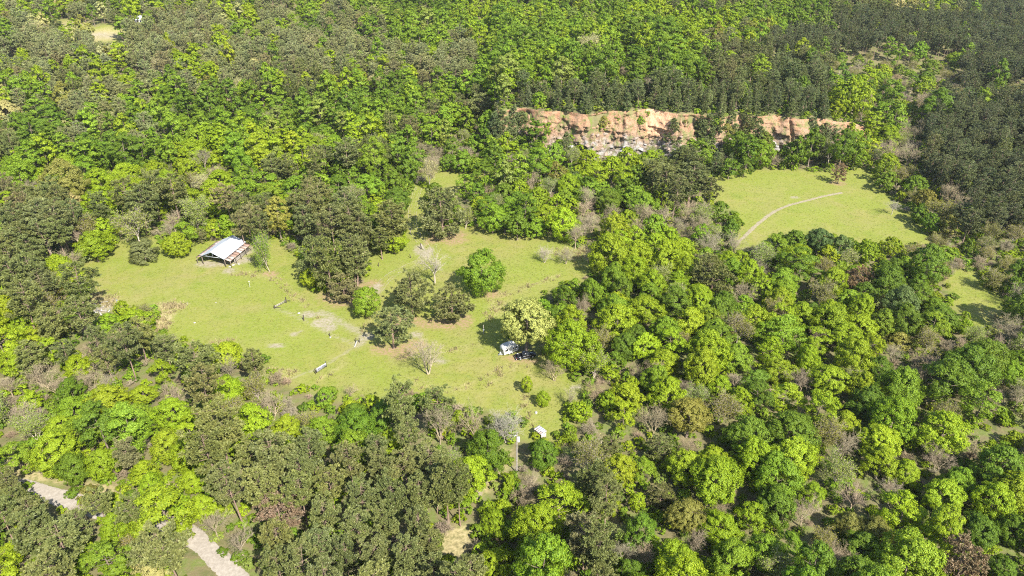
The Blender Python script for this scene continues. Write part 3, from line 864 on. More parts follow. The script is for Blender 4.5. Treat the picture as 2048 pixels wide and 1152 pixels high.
# ------------------------------------------------------------------ trees standing in the open: (kind, variant, base x, base y, crown px, height px, tint, label)
OPEN_TREES = [
    ('cedar', 0, 292, 522, 57, 50, 'e', 'round dark olive cedar alone on the grass left of the barn'),
    ('bud', 1, 540, 543, 46, 84, 'g', 'slender thin-leaved tree with pale forked trunk on the grass right of the barn'),
    ('openpine', 0, 886, 473, 92, 106, 'p', 'large spreading pine beside the dirt track above the round green tree'),
    ('broad', 4, 782, 499, 78, 60, 'y', 'low broad yellow-green tree left of the dirt track bend'),
    ('broad', 4, 622, 575, 36, 44, 'l', 'small bright lime tree at the foot of the pine clump'),
    ('bare', 0, 870, 566, 64, 74, 'W', 'whitish bare tree between the dirt track and the round green tree'),
    ('broad', 5, 966, 586, 88, 94, 'g', 'dense rounded green tree casting a dark shadow mid-clearing'),
    ('openpine', 1, 826, 634, 88, 100, 'p', 'spreading pine, taller of the pair on reddish needles mid-clearing'),
    ('openpine', 1, 905, 641, 88, 80, 'p', 'flat-topped pine, lower of the pair on reddish needles mid-clearing'),
    ('broad', 0, 736, 632, 64, 66, 'g', 'green bushy tree just left of the paired pines'),
    ('openpine', 2, 788, 697, 86, 92, 'p', 'lone pine with pink needle litter above the tall bare tree'),
    ('bare', 1, 857, 748, 76, 84, 'T', 'tall tan bare tree with slim trunks in the lower clearing'),
    ('broad', 6, 1052, 707, 110, 120, 'S', 'big pale cream-green tree towering over the camper and truck'),
    ('broad', 0, 1054, 786, 27, 38, 'l', 'small bright sapling with a round shadow below the truck'),
    ('broad', 4, 1086, 812, 30, 34, 'l', 'small bright bushy tree second below the truck'),
    ('bare', 2, 1089, 525, 38, 40, 'W', 'leftmost of the three small bare trees at the clearing edge'),
    ('bare', 2, 1132, 528, 40, 40, 'T', 'middle one of the three small bare trees at the clearing edge'),
    ('bare', 0, 1176, 527, 44, 44, 'T', 'rightmost of the three small bare trees at the clearing edge'),
    ('openpine', 2, 1675, 367, 32, 44, 'r', 'lone small reddish pine at the top of the far field'),
    ('bare', 3, 1783, 429, 34, 30, 'W', 'small whitish bare tree standing in the far field'),
    ('tall', 1, 565, 484, 58, 96, 'G', 'tall golden tree at the edge of the pines behind the barn'),
    ('bud', 2, 860, 379, 36, 66, 'c', 'slender pale tree at the head of the dirt track'),
    ('bare', 1, 880, 888, 68, 92, 'T', 'tall bare tree, left of three below the clearing'),
    ('bare', 0, 948, 893, 58, 92, 'T', 'tall bare tree, middle of three below the clearing'),
    ('bare', 2, 1012, 885, 74, 78, 'W', 'wide whitish bare tree, right of three beside the utility pole'),
    ('bud', 1, 1187, 763, 62, 66, 'y', 'half-leafed tree with upswept limbs at the edge right of the truck'),
    ('pine', 0, 712, 578, 62, 118, 'p', 'tall pine with two bare trunks showing beside the pine clump'),
    ('openpine', 2, 664, 590, 70, 122, 'p', 'largest pine of the clump left of the dirt track'),
    ('openpine', 1, 690, 604, 66, 66, 'n', 'low brownish pine at the front of the pine clump'),
    ('openpine', 0, 636, 560, 66, 96, 'p', 'pine on the left side of the pine clump'),
    ('pine', 1, 465, 460, 54, 96, 'n', 'tall pine with a long bare pale trunk directly behind the barn roof'),
    ('pine', 2, 897, 1046, 60, 130, 'p', 'tall pine with a bare trunk at the right edge of the pine wood'),
    ('pine', 0, 921, 1052, 50, 128, 'p', 'slim pine, outermost at the right edge of the pine wood'),
]

# crowns picked out one by one in the woods: tint code, crown centre x, y, crown width in photo pixels
CROWNS = """
T 50 388 42|o 125 356 78|y 200 358 60|g 35 346 66|c 145 406 46|p 190 408 44|p 250 382 50|p 300 366 54|p 340 372 50|p 275 396 52|y 330 392 54|y 240 420 34|y 280 418 36|g 220 434 36|c 402 365 44
o 170 452 62|y 205 452 46|f 268 445 66|T 345 440 46|f 385 414 60|l 350 482 54|l 380 464 28|e 400 470 28|y 425 460 36|g 450 448 42|y 462 470 30|y 185 488 58|T 152 472 36|y 212 480 42
p 30 430 50|p 75 426 52|p 112 430 50|p 40 466 52|p 88 462 50|p 20 484 50|p 64 492 48|p 110 458 46|p 140 420 44|p 30 540 56|p 66 530 56|p 88 556 46|p 146 556 60|o 92 572 56|p 488 402 46|n 500 430 42|n 480 442 38
p 542 327 36|p 578 328 40|p 628 312 40|p 650 306 32|p 690 300 48|l 545 362 40|g 610 350 36|d 680 338 40|d 780 345 32|d 815 338 42|g 735 370 58|g 766 386 40|g 640 368 48|l 750 404 32
p 525 410 46|p 520 442 42|p 615 402 56|p 650 388 52|p 682 404 58|p 702 426 56|p 660 436 58|p 722 442 50|p 610 432 48|p 782 426 60|T 638 452 56|p 590 400 40
p 706 508 48|p 760 470 34|f 930 430 40|g 985 430 56|d 1010 444 42|g 930 364 40|g 975 366 36|d 1010 385 42|y 960 408 40|d 895 322 32|g 925 318 44|g 955 330 32|T 845 300 40|T 872 304 36
d 1045 344 46|g 1110 308 48|g 1060 320 34|B 1150 355 32|o 1110 340 42|y 1180 318 48|y 1225 334 46|d 1275 350 48|y 1255 312 40|p 1295 332 34|p 1330 350 48|p 1385 346 48|p 1425 370 36|p 1352 372 46|g 1410 312 32|d 1460 334 44|d 1490 330 36
y 1075 394 48|y 1040 380 42|g 1060 412 48|g 1130 394 38|d 1035 450 46|g 1072 452 42|T 1098 424 34|T 1165 418 46|T 1184 438 40|T 1130 440 42|T 1152 466 44|y 1255 438 42|T 1300 430 48|T 1375 418 48|T 1402 444 48|T 1288 426 44
d 1440 420 48|d 1462 456 40|T 1420 480 54|T 1470 484 52|y 1235 488 58|y 1330 508 74|y 1310 484 48|y 1270 538 66|e 1430 545 80|y 1480 518 48|y 1455 520 50|y 1502 542 56
d 1770 338 42|o 1800 352 40|d 1832 370 48|o 1852 400 48|o 1882 420 54|d 1862 442 40|o 1902 450 48|d 1936 430 46|o 1876 332 46|T 1780 300 50|T 1902 384 54|T 1922 404 46|T 1820 310 50
d 1590 480 48|B 1640 480 54|B 1682 490 48|y 1735 498 46|y 1785 490 44|d 1602 530 76|r 1720 555 50|y 1665 560 58|d 1780 560 66|d 1862 525 74|o 1835 502 44
p 40 590 66|o 95 606 62|o 100 650 54|p 104 632 48|d 152 622 50|y 50 650 56|y 245 618 40|o 290 622 40|p 272 658 56|p 332 690 46|p 390 714 68|l 455 708 58|g 412 758 46|y 380 754 38|p 506 718 42|o 515 768 58|p 122 700 42|p 210 712 44|p 56 704 50
T 165 645 40|T 182 698 40|T 255 704 38|T 80 750 62|T 175 752 62|T 212 770 54|T 16 770 48|T 50 828 64|T 345 798 68|d 140 778 60|g 142 820 66|y 285 790 50|g 275 830 58|l 120 852 56|p 430 842 88|d 235 850 58|y 320 740 50|y 60 800 46
p 797 798 74|p 880 806 62|l 575 855 68|g 650 790 42|y 700 814 42|l 742 808 48|o 620 840 52|T 540 804 60|T 700 780 32|T 648 796 34|R 660 840 30|g 840 800 40
d 1130 590 54|y 1146 640 66|g 1120 622 40|y 1235 636 80|y 1290 620 70|d 1350 600 70|y 1400 600 60|g 1330 655 60|y 1380 640 64|y 1180 690 56|o 1200 680 50|d 1440 680 74|g 1470 710 66|y 1290 690 60|y 1330 720 58|T 1310 735 50|d 1230 720 46|y 1335 785 72|o 1380 830 80|y 1440 770 50|T 1470 760 40|y 1480 800 60|y 1215 800 44|l 1262 768 36|T 1110 735 44|T 1140 790 40|y 1160 820 44|T 1270 740 38|y 1220 745 44
y 1560 600 58|y 1602 628 58|y 1660 620 52|g 1570 660 76|d 1622 626 50|B 1802 600 76|d 1840 588 66|g 1872 612 50|o 1760 605 36|T 1640 668 40|y 1720 652 64|y 1742 690 58|o 1800 680 46|o 1862 676 60|d 1940 732 96|T 1790 702 44|T 1872 726 48|T 1832 712 42|d 1810 764 68|y 1730 770 66|y 1660 760 76|y 1560 740 60|y 1572 790 66|y 1640 812 76|y 1790 832 100|y 1690 842 60|o 1902 830 60|g 1962 800 76|g 2022 742 52|T 2002 690 44|y 1550 850 46|R 1930 690 40
d 1086 906 60|o 1176 906 74|e 1222 890 48|l 1256 890 30|e 1320 896 58|T 1380 890 46|e 1196 966 88|l 1216 1002 50|g 1286 936 58|y 1275 1000 38|e 1322 986 48|y 1430 960 104|y 1120 1002 104|n 1172 1050 74|d 1282 1060 76|o 1372 1030 76|g 1080 1112 116|y 1138 1112 44|e 1200 1122 48|T 1246 1100 54|T 1292 1110 56|T 1392 1086 60|d 1262 1142 58|g 1462 1120 94|y 1502 1030 66|R 1442 1020 48|T 1060 960 50
y 1586 910 86|y 1626 986 60|T 1610 1020 66|g 1580 1090 60|o 1642 1080 56|o 1702 1050 60|y 1762 922 78|y 1812 942 58|T 1690 892 66|T 1782 986 58|T 1882 912 60|g 1916 962 70|d 2002 930 94|y 1816 1016 48|o 1752 1062 66|g 1822 1120 130|r 1932 1120 96|d 1962 1060 76|d 2022 1052 60|d 2006 1132 60
l 110 898 92|g 40 910 74|d 142 932 64|y 204 920 66|n 250 902 52|y 292 946 64|l 335 884 68|p 420 890 88|l 480 890 48|p 30 990 50|p 62 1050 78|p 110 1072 78|p 152 1048 50|y 20 1110 56|y 152 1106 50|y 226 1052 60|p 260 1010 58|p 330 1082 90|p 300 1104 56|c 300 1134 84|d 162 1130 46|T 40 1012 44|T 160 1022 52|T 478 1080 60|y 402 1012 56|l 440 1002 46|y 380 960 50|o 250 1090 46
p 550 900 80|p 622 890 66|l 612 920 42|r 560 1022 92|p 700 920 62|p 750 930 60|p 810 920 60|p 860 910 56|p 530 960 70|p 600 970 66|p 660 960 60|p 720 985 60|p 780 970 58|p 830 975 56|p 870 960 56|p 650 1030 64|p 710 1045 62|p 770 1040 60|p 830 1040 58|p 620 1090 64|p 690 1105 62|p 750 1100 62|p 810 1100 62|p 860 1090 52|p 560 1120 70|p 870 1140 60|p 940 1135 60|p 195 1000 52|p 15 955 44|y 270 1040 46|y 225 1000 40|o 175 985 40|y 60 1000 40|p 0 1030 60|y 350 1000 56|y 300 970 60|y 400 960 50|y 985 1040 56|y 960 1105 46|l 850 1085 30|l 900 1000 36
d 742 58 46|d 1000 30 50|d 790 75 56|c 1178 92 52|c 750 160 30|y 82 180 28|c 8 180 30|c 60 200 26|c 175 185 36|c 205 190 26|T 208 165 30|T 118 215 26|y 250 165 32|y 320 175 34|c 300 205 30|y 245 205 40|l 248 255 40|c 440 170 34|c 320 130 36|c 70 60 40|p 235 35 28|p 112 48 22|c 395 28 26|c 470 30 26|T 135 260 30|d 610 265 46|d 780 235 26|p 960 205 56|c 955 65 28|c 1055 34 30|y 1290 75 44|d 1265 70 40|d 1260 50 36|d 1330 60 50|r 1530 80 26|R 1562 80 34|g 1965 95 26|g 1780 90 28|g 1800 105 34|d 1780 190 50|d 1880 205 52|d 1825 228 38|d 1862 135 40|d 2000 180 36|T 1840 200 40|T 1720 130 30|y 1735 155 40|y 1850 170 40
g 1098 256 30|g 1062 272 30|g 1050 300 34|g 1120 292 32|g 1205 255 18|o 1208 242 26|B 1222 276 16|g 1281 240 18|g 1432 240 24|d 1390 285 34|g 1470 270 22|q 1345 268 40|q 1400 250 30|o 1490 255 34|o 1530 280 40|e 1520 265 24|g 1360 262 14|q 1010 255 44|q 1030 245 40|d 985 280 40|y 1160 300 30|f 1300 300 24|g 1235 235 16|o 1265 285 18|o 1180 285 22|q 1000 240 40|q 1045 252 36|q 1022 268 36|d 1040 286 36|q 990 262 40|g 1064 262 30|q 1420 262 40|d 1445 285 40|q 1465 262 40|g 1492 270 36|q 1512 256 40|d 1527 280 40|g 1618 272 40|q 1402 268 34|g 1425 275 30|o 1452 262 34|q 1440 235 34|q 1490 248 36|g 1505 282 30|o 1480 290 30|d 1520 292 34|q 1625 262 40|q 1640 285 38|d 1580 300 34|g 1420 300 30|q 1130 292 30|g 1145 280 26|y 1175 300 30
"""
OPENPX = {}
def code_kind(c, far, rng):
    if c in 'yldg': return 'tall' if far and rng.uniform() < .65 else 'broad'
    if c in 'cG': return 'broad' if rng.uniform() < .5 else 'bud'
    if c in 'of': return 'bud' if rng.uniform() < .55 else 'broad'
    if c in 'pn' : return 'pine'
    if c == 'r': return 'openpine'
    if c == 'b': return 'pine'
    if c == 'q': return 'cone'
    if c == 'e': return 'openpine'
    if c == 'B': return 'broad'
    return 'bare'
RATIO = {'broad': 1.08, 'tall': 1.75, 'pine': 2.0, 'openpine': 1.15, 'cone': 1.9, 'bare': 1.1, 'bud': 1.1, 'shrub': .9, 'brush': .9, 'cedar': .8}
CZ = {'broad': .58, 'tall': .66, 'pine': .74, 'openpine': .55, 'cone': .5, 'bare': .62, 'bud': .6, 'shrub': .5, 'brush': .5, 'cedar': .5}

trees = []      # dict(kind, var, x, y, W, H, rot, tint, code, label)
prng = np.random.default_rng(99)
def jitter(c, amt=.12):
    t = np.array(TINT[c]) * math.exp(prng.normal(0, amt))
    t[0] *= math.exp(prng.normal(0, .045)); t[2] *= math.exp(prng.normal(0, .07))
    return tuple(np.clip(t, 0.004, .8))
def put(kind, var, x, y, W, H, code, label=None):
    trees.append(dict(kind=kind, var=var, x=x, y=y, W=W, H=H, rot=prng.uniform(0, 6.283), tint=jitter(code, .05 if label else .08), code=code, label=label))

for kind, var, bx, by, w, h, code, label in OPEN_TREES:
    p = gpt(bx, by); D = project(*p)[2]; th = math.atan2(HC - p[2], math.hypot(p[0], p[1]))
    W = w * D / FPX
    H = max((h * D / FPX - .22 * W * math.sin(th)) / math.cos(th), .45 * W)
    put(kind, var, p[0], p[1], W, H, code, label)
for tok in CROWNS.replace('\n', '|').split('|'):
    if not tok.strip(): continue
    code, px, py, w = tok.split(); px, py, w = float(px), float(py), float(w)
    p = at(px, py); D = project(*p)[2]; W = w * D / FPX
    kind = code_kind(code, D > 380, prng)
    W = min(W, 17)
    H = min(W * RATIO[kind] * prng.uniform(.9, 1.12), 24)
    if kind == 'pine': H = np.clip(H, 12, 21)
    p = at(px, py, H * CZ[kind])
    put(kind, int(prng.integers(0, len(KIND[kind]['v']))), p[0], p[1], W, H, code)

# ------------------------------------------------------------------ the rest of the woods: what grows where
ROWS32 = [r.split() for r in (
    "m m m m m m m m p g p g g g g g g g g g g p p g g g p p m m b b",
    "p m m m m p p m p g p p g g g g g g g g g g g g g g b b b b b b",
    "p p m . p p p p p p p p g g m g g g g g g g m m b b b b b b b b",
    "y p p m p m p p p p p p p p p g g g g g g g p p q p o o o o b b",
    "p m m m m p m m p p p m p p p g g g g g g g p p q q o o o o b b",
    "m m p m m m m m p p g g g g g g q q q q q q q q q q g o o o o o",
    "m m m m m g g g g g g g g g p p q q q q q q q q q q g o o b b b",
    "m g m m g g g g g g g g g p g t q k k k k k k k k q g g t b b b",
    "m g m g m g g g g g g g p g t g g k k k k k k k k q g t t b b b",
    "p g g g g g g g g g g p g t t g g g g k g g q g g g g t t b b b")]
ROWS64 = [r.split() for r in (
    "g y y y y y y g g g d g d t y g g t y y p p . . . . . d o b b b",
    "p p o y y y y y y p y y y . g g g y t t y t t . . . . . d o b b",
    "p o y y y y . . . s s s . . . . . t t y y y t t d . . . . o o o",
    "p y y . . . . . . . . . . . . . . . . y y y d y d d y d d o . d",
    "y o g . y . . . . . . . . . . . . d t y y y d y y y y d d y . d",
    "y y p y p y . . . . . . . . . . . y y y y y y d y y y d o o y y",
    "t t y p t y p y o . . . . . . . . . t y y y d d y t y d t d d t",
    "t d d y y y p y t y y y p p . . . . t y y y y t y y y d t d y o",
    "t y y g g y p y y o y y p t t t . d y p y o y y y y t y y y y o",
    "y y g y y y p p p p p p p p y s o o p y p y y y y t y y t y y d",
    "p y y y p y y p p p p p p p s s y y p y p y y t y y t y y y d d",
    "p y y y p . t p p p p p p s s y y o o t g y t y y y d g g g d d",
    "y p d y c p . y p p p p p p p y g y p g d y y y g g d g g o d d")]
def cell(px, py):
    i = int(min(31, max(0, px // 64)))
    if py < 0: return ROWS32[0][i]
    if py < 320: return ROWS32[int(py // 32)][i]
    return ROWS64[int(min(12, (py - 320) // 64))][i]
MIXES = {'y': [('broad', 'y', .86), ('bud', 'o', .05), ('bare', 'T', .05), ('bud', 'f', .04)],
         'g': [('tall', 'g', .42), ('broad', 'g', .20), ('tall', 'y', .12), ('broad', 'd', .10), ('bud', 'f', .08), ('bare', 'T', .04), ('tall', 'f', .04)],
         'd': [('broad', 'd', .45), ('broad', 'g', .25), ('broad', 'y', .10), ('bud', 'o', .12), ('bare', 'T', .08)],
         'm': [('pine', 'P', .34), ('broad', 'c', .08), ('broad', 'y', .26), ('tall', 'g', .18), ('bare', 'T', .03), ('bud', 'c', .04), ('broad', 'o', .07)],
         'p': [('pine', 'p', .72), ('pine', 'n', .07), ('broad', 'y', .10), ('tall', 'g', .08), ('bud', 'o', .03)],
         'b': [('pine', 'b', .90), ('pine', 'p', .06), ('broad', 'g', .04)],
         'q': [('cone', 'q', .80), ('pine', 'q', .10), ('broad', 'g', .06), ('bud', 'f', .04)],
         't': [('bare', 'T', .30), ('broad', 'y', .36), ('bud', 'f', .22), ('brush', 'T', .12)],
         'o': [('bud', 'o', .26), ('shrub', 'y', .18), ('broad', 'd', .10), ('brush', 'T', .24), ('shrub', 'd', .08), ('broad', 'y', .14)],
         'c': [('bud', 'c', .6), ('broad', 'y', .4)], 's': [('shrub', 'g', .6), ('shrub', 'y', .3), ('brush', 'R', .1)],
         'k': [('shrub', 'g', .3), ('cone', 'q', .35), ('shrub', 'o', .2), ('brush', 'T', .15)]}
SIZE = {'broad': (7.2, 14), 'tall': (8, 12.5), 'pine': (6.2, 9.2), 'cone': (4.6, 6.8), 'bare': (6, 10.5), 'bud': (6.5, 11), 'shrub': (3.0, 6.0), 'brush': (3.2, 6)}

class Hash:
    def __init__(s, c): s.c = c; s.d = {}
    def near(s, x, y, w, k):
        i, j = int(x // s.c), int(y // s.c)
        for a in (i - 1, i, i + 1):
            for b in (j - 1, j, j + 1):
                for X, Y, Wd in s.d.get((a, b), ()):
                    m = k * (w + Wd)
                    if (X - x) ** 2 + (Y - y) ** 2 < m * m: return True
        return False
    def add(s, x, y, w): s.d.setdefault((int(x // s.c), int(y // s.c)), []).append((x, y, w))
HS = Hash(16.0)
for t in trees: HS.add(t['x'], t['y'], t['W'])

_mx, _my = np.meshgrid(np.arange(-200, 2260, 4) + 2.0, np.arange(-100, 1400, 4) + 2.0)
MASK = np.zeros(_mx.shape, bool)
for P in NOTREE: MASK |= in_poly(_mx, _my, P)
MASK_C = in_poly(_mx, _my, CLIFF_VIS) | in_poly(_mx, _my, CLIFF_PATCH)
def masked(M_, px, py):
    j = int((px + 200) // 4); i = int((py + 100) // 4)
    return 0 <= i < M_.shape[0] and 0 <= j < M_.shape[1] and M_[i, j]
CP, SP = math.cos(PITCH), math.sin(PITCH)
def proj1(x, y, z):
    dz = z - HC; dep = max(y * CP - dz * SP, 1.0)
    return 1024 + FPX * x / dep, 576 - FPX * (y * SP + dz * CP) / dep
def clear_of_view(x, y, z, W, H):
    """False when the plant would hide or stand on ground that the photograph shows open"""
    for ox, oy, fz in ((0, 0, 0), (0, 0, .5), (0, 0, .9), (-.36, 0, .58), (.36, 0, .58), (0, -.3, .3), (0, 0, .25)):
        if masked(MASK, *proj1(x + ox * W, y + oy * W, z + fz * H)): return False
    if H > 3:
        for fz in (.5, .9):
            if masked(MASK_C, *proj1(x, y, z + fz * H)): return False
    return True

crng = np.random.default_rng(5)
cand = []
for (y0, y1, st) in ((62, 420, 3.2), (420, 1020, 4.0)):
    ys = np.arange(y0, y1, st)
    for y in ys:
        hw = .78 * (y * math.cos(PITCH) + HC * .5) + 30
        xs = np.arange(-hw, hw, st)
        cand.append(np.column_stack([xs + crng.uniform(-st / 2, st / 2, len(xs)), y + crng.uniform(-st / 2, st / 2, len(xs))]))
cand = np.concatenate(cand); crng.shuffle(cand)
cz = ground_z(cand[:, 0], cand[:, 1])
cpx, cpy, cdep = project(cand[:, 0], cand[:, 1], cz + 9)
cyc = cliff_y(cand[:, 0])
patch = fbm(cand[:, 0] / 34, cand[:, 1] / 34, 61, 2)
for k in range(len(cand)):
    x, y, z = cand[k, 0], cand[k, 1], cz[k]
    c = cell(cpx[k], cpy[k])
    if c == '.':
        c = 'y' if (cpx[k] < -20 or cpx[k] > 2070 or cpy[k] > 1170) else ('y' if crng.uniform() < .6 else 's')
    onface = -12 < x < 150 and cyc[k] - 2 < y < cyc[k] + 6.5
    if onface and c not in 'kq': continue
    u = crng.uniform(); acc = 0
    for kind, code, pr in MIXES[c]:
        acc += pr
        if u <= acc: break
    if kind in ('broad', 'tall') and code in 'ygd':
        pv_ = patch[k] + crng.normal(0, .09)
        lo_, hi_ = {'y': (.30, .43), 'g': (.36, .62), 'd': (.52, .66), 't': (.34, .46)}.get(c, (.33, .52))
        code = 'd' if pv_ < lo_ else ('g' if pv_ < hi_ else ('l' if pv_ > .80 else 'y'))
    if kind == 'broad' and cdep[k] > 380 and c in 'mpgbq' and crng.uniform() < .7: kind = 'tall'
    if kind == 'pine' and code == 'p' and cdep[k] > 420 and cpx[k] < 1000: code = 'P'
    a, b = SIZE[kind]
    W = crng.uniform(a, b) if crng.uniform() < .75 else crng.uniform(a, (a + b) / 2)
    if c == 'b': W *= .88
    if c in 'o' and kind in ('broad', 'bud'): W *= .8
    if c == 'k': W *= .75
    if onface: kind, code, W = 'shrub', ('o' if crng.uniform() < .5 else 'g'), crng.uniform(1.6, 3.6)
    H = W * RATIO[kind] * crng.uniform(.85, 1.15)
    if kind == 'pine': H = crng.uniform(12.5, 20)
    H = min(H, 24)
    pk = {'p': .35, 'b': .34, 'q': .36, 'k': .8, 't': .36, 'o': .40}.get(c, .325)
    if HS.near(x, y, W, pk): continue
    if not clear_of_view(x, y, z, W, H): continue
    HS.add(x, y, W)
    put(kind, int(crng.integers(0, len(KIND[kind]['v']))), x, y, W, H, code)

# low growth between the trunks and along the wood edges
HS2 = Hash(6.0)
low = []
for k in range(0, len(cand)):
    if cdep[k] > 430: continue
    x, y, z = cand[k, 0], cand[k, 1], cz[k]
    if -14 < x < 150 and cyc[k] - 3 < y < cyc[k] + 7: continue
    c = cell(cpx[k], cpy[k])
    W = crng.uniform(2.0, 4.2)
    if HS2.near(x, y, W, .35): continue
    H = W * crng.uniform(.5, .85)
    if not clear_of_view(x, y, z, W * .8, H): continue
    HS2.add(x, y, W)
    u = crng.uniform()
    dryish = c in 'top'
    kind, code = ('brush', 'T' if crng.uniform() < .6 else 'R') if u < (.22 if dryish else .08) else ('shrub', 'y' if u < .5 else ('g' if u < .75 else ('d' if u < .9 else 'f')))
    low.append((kind, int(crng.integers(0, len(KIND[kind]['v']))), x, y, W, H, jitter(code)))
print('trees', len(trees), 'low', len(low))

# ------------------------------------------------------------------ make the plants
def zone(px, py):
    if py > 760:
        return 'by the gravel road' if px < 500 else ('in the pine wood below the clearing' if px < 1000 else 'right of the utility pole')
    if px < 520 and py > 560: return 'in the wood below the barn'
    if px < 560 and py > 270: return 'in the wood behind the barn'
    if px < 1010 and py > 270: return 'behind the clearing by the dirt track'
    if py > 270 and px > 1420 and py < 540: return 'beside the far green field'
    if py > 560: return 'between the truck and the far field'
    if py > 270: return 'in the thicket below the cliff'
    if px < 1000: return 'in the far forest left of the cliff'
    return 'on the plateau above the cliff' if px < 1640 else 'in the far forest right of the cliff'
NOUN = {'broad': 'broadleaf tree', 'tall': 'tall broadleaf tree', 'pine': 'pine', 'openpine': 'spreading pine', 'cone': 'young pine', 'bare': 'bare tree', 'bud': 'budding tree', 'shrub': 'leafy shrub', 'brush': 'bare shrub', 'cedar': 'cedar'}

by_name = {}
_tz = ground_z(np.array([t['x'] for t in trees]), np.array([t['y'] for t in trees]))
for t, z_ in zip(trees, _tz):
    t['z'] = float(z_)
    px, py, D = project(t['x'], t['y'], t['z'] + t['H'] * .6)
    t['px'], t['py'] = float(px), float(py)
    w = t['W'] * FPX / D
    t['show'] = float(w * w) if (-.3 * w < px < 2048 + .3 * w and -.2 * w < py < 1152 + .6 * w) else 0.0
    if t['label']: t['show'] = 1e9
    by_name.setdefault(KIND[t['kind']]['name'], []).append(t)

def sub_zone(px, py):
    box = [(500, 760, 1000, 1152), (0, 760, 500, 1152), (1000, 760, 2048, 1152), (0, 560, 520, 760), (0, 270, 560, 560), (520, 270, 1010, 560), (1420, 270, 2048, 540), (1000, 560, 2048, 760), (1000, 270, 1420, 560),
           (0, 0, 1000, 270), (1000, 0, 1640, 270), (1640, 0, 2048, 270)]
    for x0, y0, x1, y1 in box:
        if x0 <= px <= x1 and y0 <= py <= y1:
            v_ = 'upper' if py < (y0 + y1) / 2 else 'lower'
            f_ = (px - x0) / (x1 - x0)
            return f", {v_} {'left' if f_ < .34 else ('middle' if f_ < .67 else 'right')}"
    return ', view edge'
def size_word(t):
    a, b = SIZE.get(t['kind'], (6, 12))
    f_ = (t['W'] - a) / (b - a)
    return 'small ' if f_ < .33 else ('' if f_ < .75 else 'large ')
def new_empty(name, loc, rz=0.0):
    o = bpy.data.objects.new(name, None); COL.objects.link(o)
    o.empty_display_size = .5
    o.location = loc; o.rotation_euler = (0, 0, rz)
    return o

SINGLES = {'broadleaf_tree': 300, 'pine_tree': 300, 'young_pine': 160, 'bare_tree': 260, 'budding_tree': 260, 'shrub': 120, 'bare_shrub': 90, 'cedar_tree': 5}
far_sets = {}
n_single = 0
for name, lst in by_name.items():
    lst.sort(key=lambda t: -t['show'])
    for k, t in enumerate(lst):
        v = KIND[t['kind']]['v'][t['var']]
        ax_ = 1.0 if t['label'] else math.exp(prng.normal(0, .10))
        s = (t['W'] / v['W'] * ax_, t['W'] / v['W'] / ax_, t['H'] / v['H'])
        if k < SINGLES[name] and t['show'] > 30:
            root = new_empty(name, (t['x'], t['y'], t['z'] - .05), t['rot'])
            root.scale = s
            if not t['label']: root.rotation_euler = (prng.normal(0, .05), prng.normal(0, .05), t['rot'])
            for pn, pm, tinted in v['parts']:
                c = bpy.data.objects.new(pn, pm); COL.objects.link(c); c.parent = root
                if tinted: c['tint'] = [*map(float, t['tint']), 1.0]
            root['category'] = KIND[t['kind']]['cat']
            if t['label']: root['label'] = t['label']
            else:
                z_ = zone(t['px'], t['py']) + sub_zone(t['px'], t['py'])
                sw = size_word(t)
                root['label'] = f"{sw}{WORDS[t['code']]} {NOUN[t['kind']]} {z_}"
                root['group'] = f"{sw}{WORDS[t['code']]} {NOUN[t['kind']]}s {z_}"
            n_single += 1
        else:
            far_sets.setdefault(name, []).append((t['kind'], t['var'], t['x'], t['y'], t['z'] - .05, s, t['rot'], t['tint']))
_lz = ground_z(np.array([a[2] for a in low]), np.array([a[3] for a in low]))
for (kind, var, x, y, W, H, tint), lz in zip(low, _lz):
    v = KIND[kind]['v'][var]
    far_sets.setdefault('undergrowth', []).append((kind, var, x, y, float(lz) - .05, (W / v['W'], W / v['W'], H / v['H']), prng.uniform(0, 6.28), tint))
print('singles', n_single)

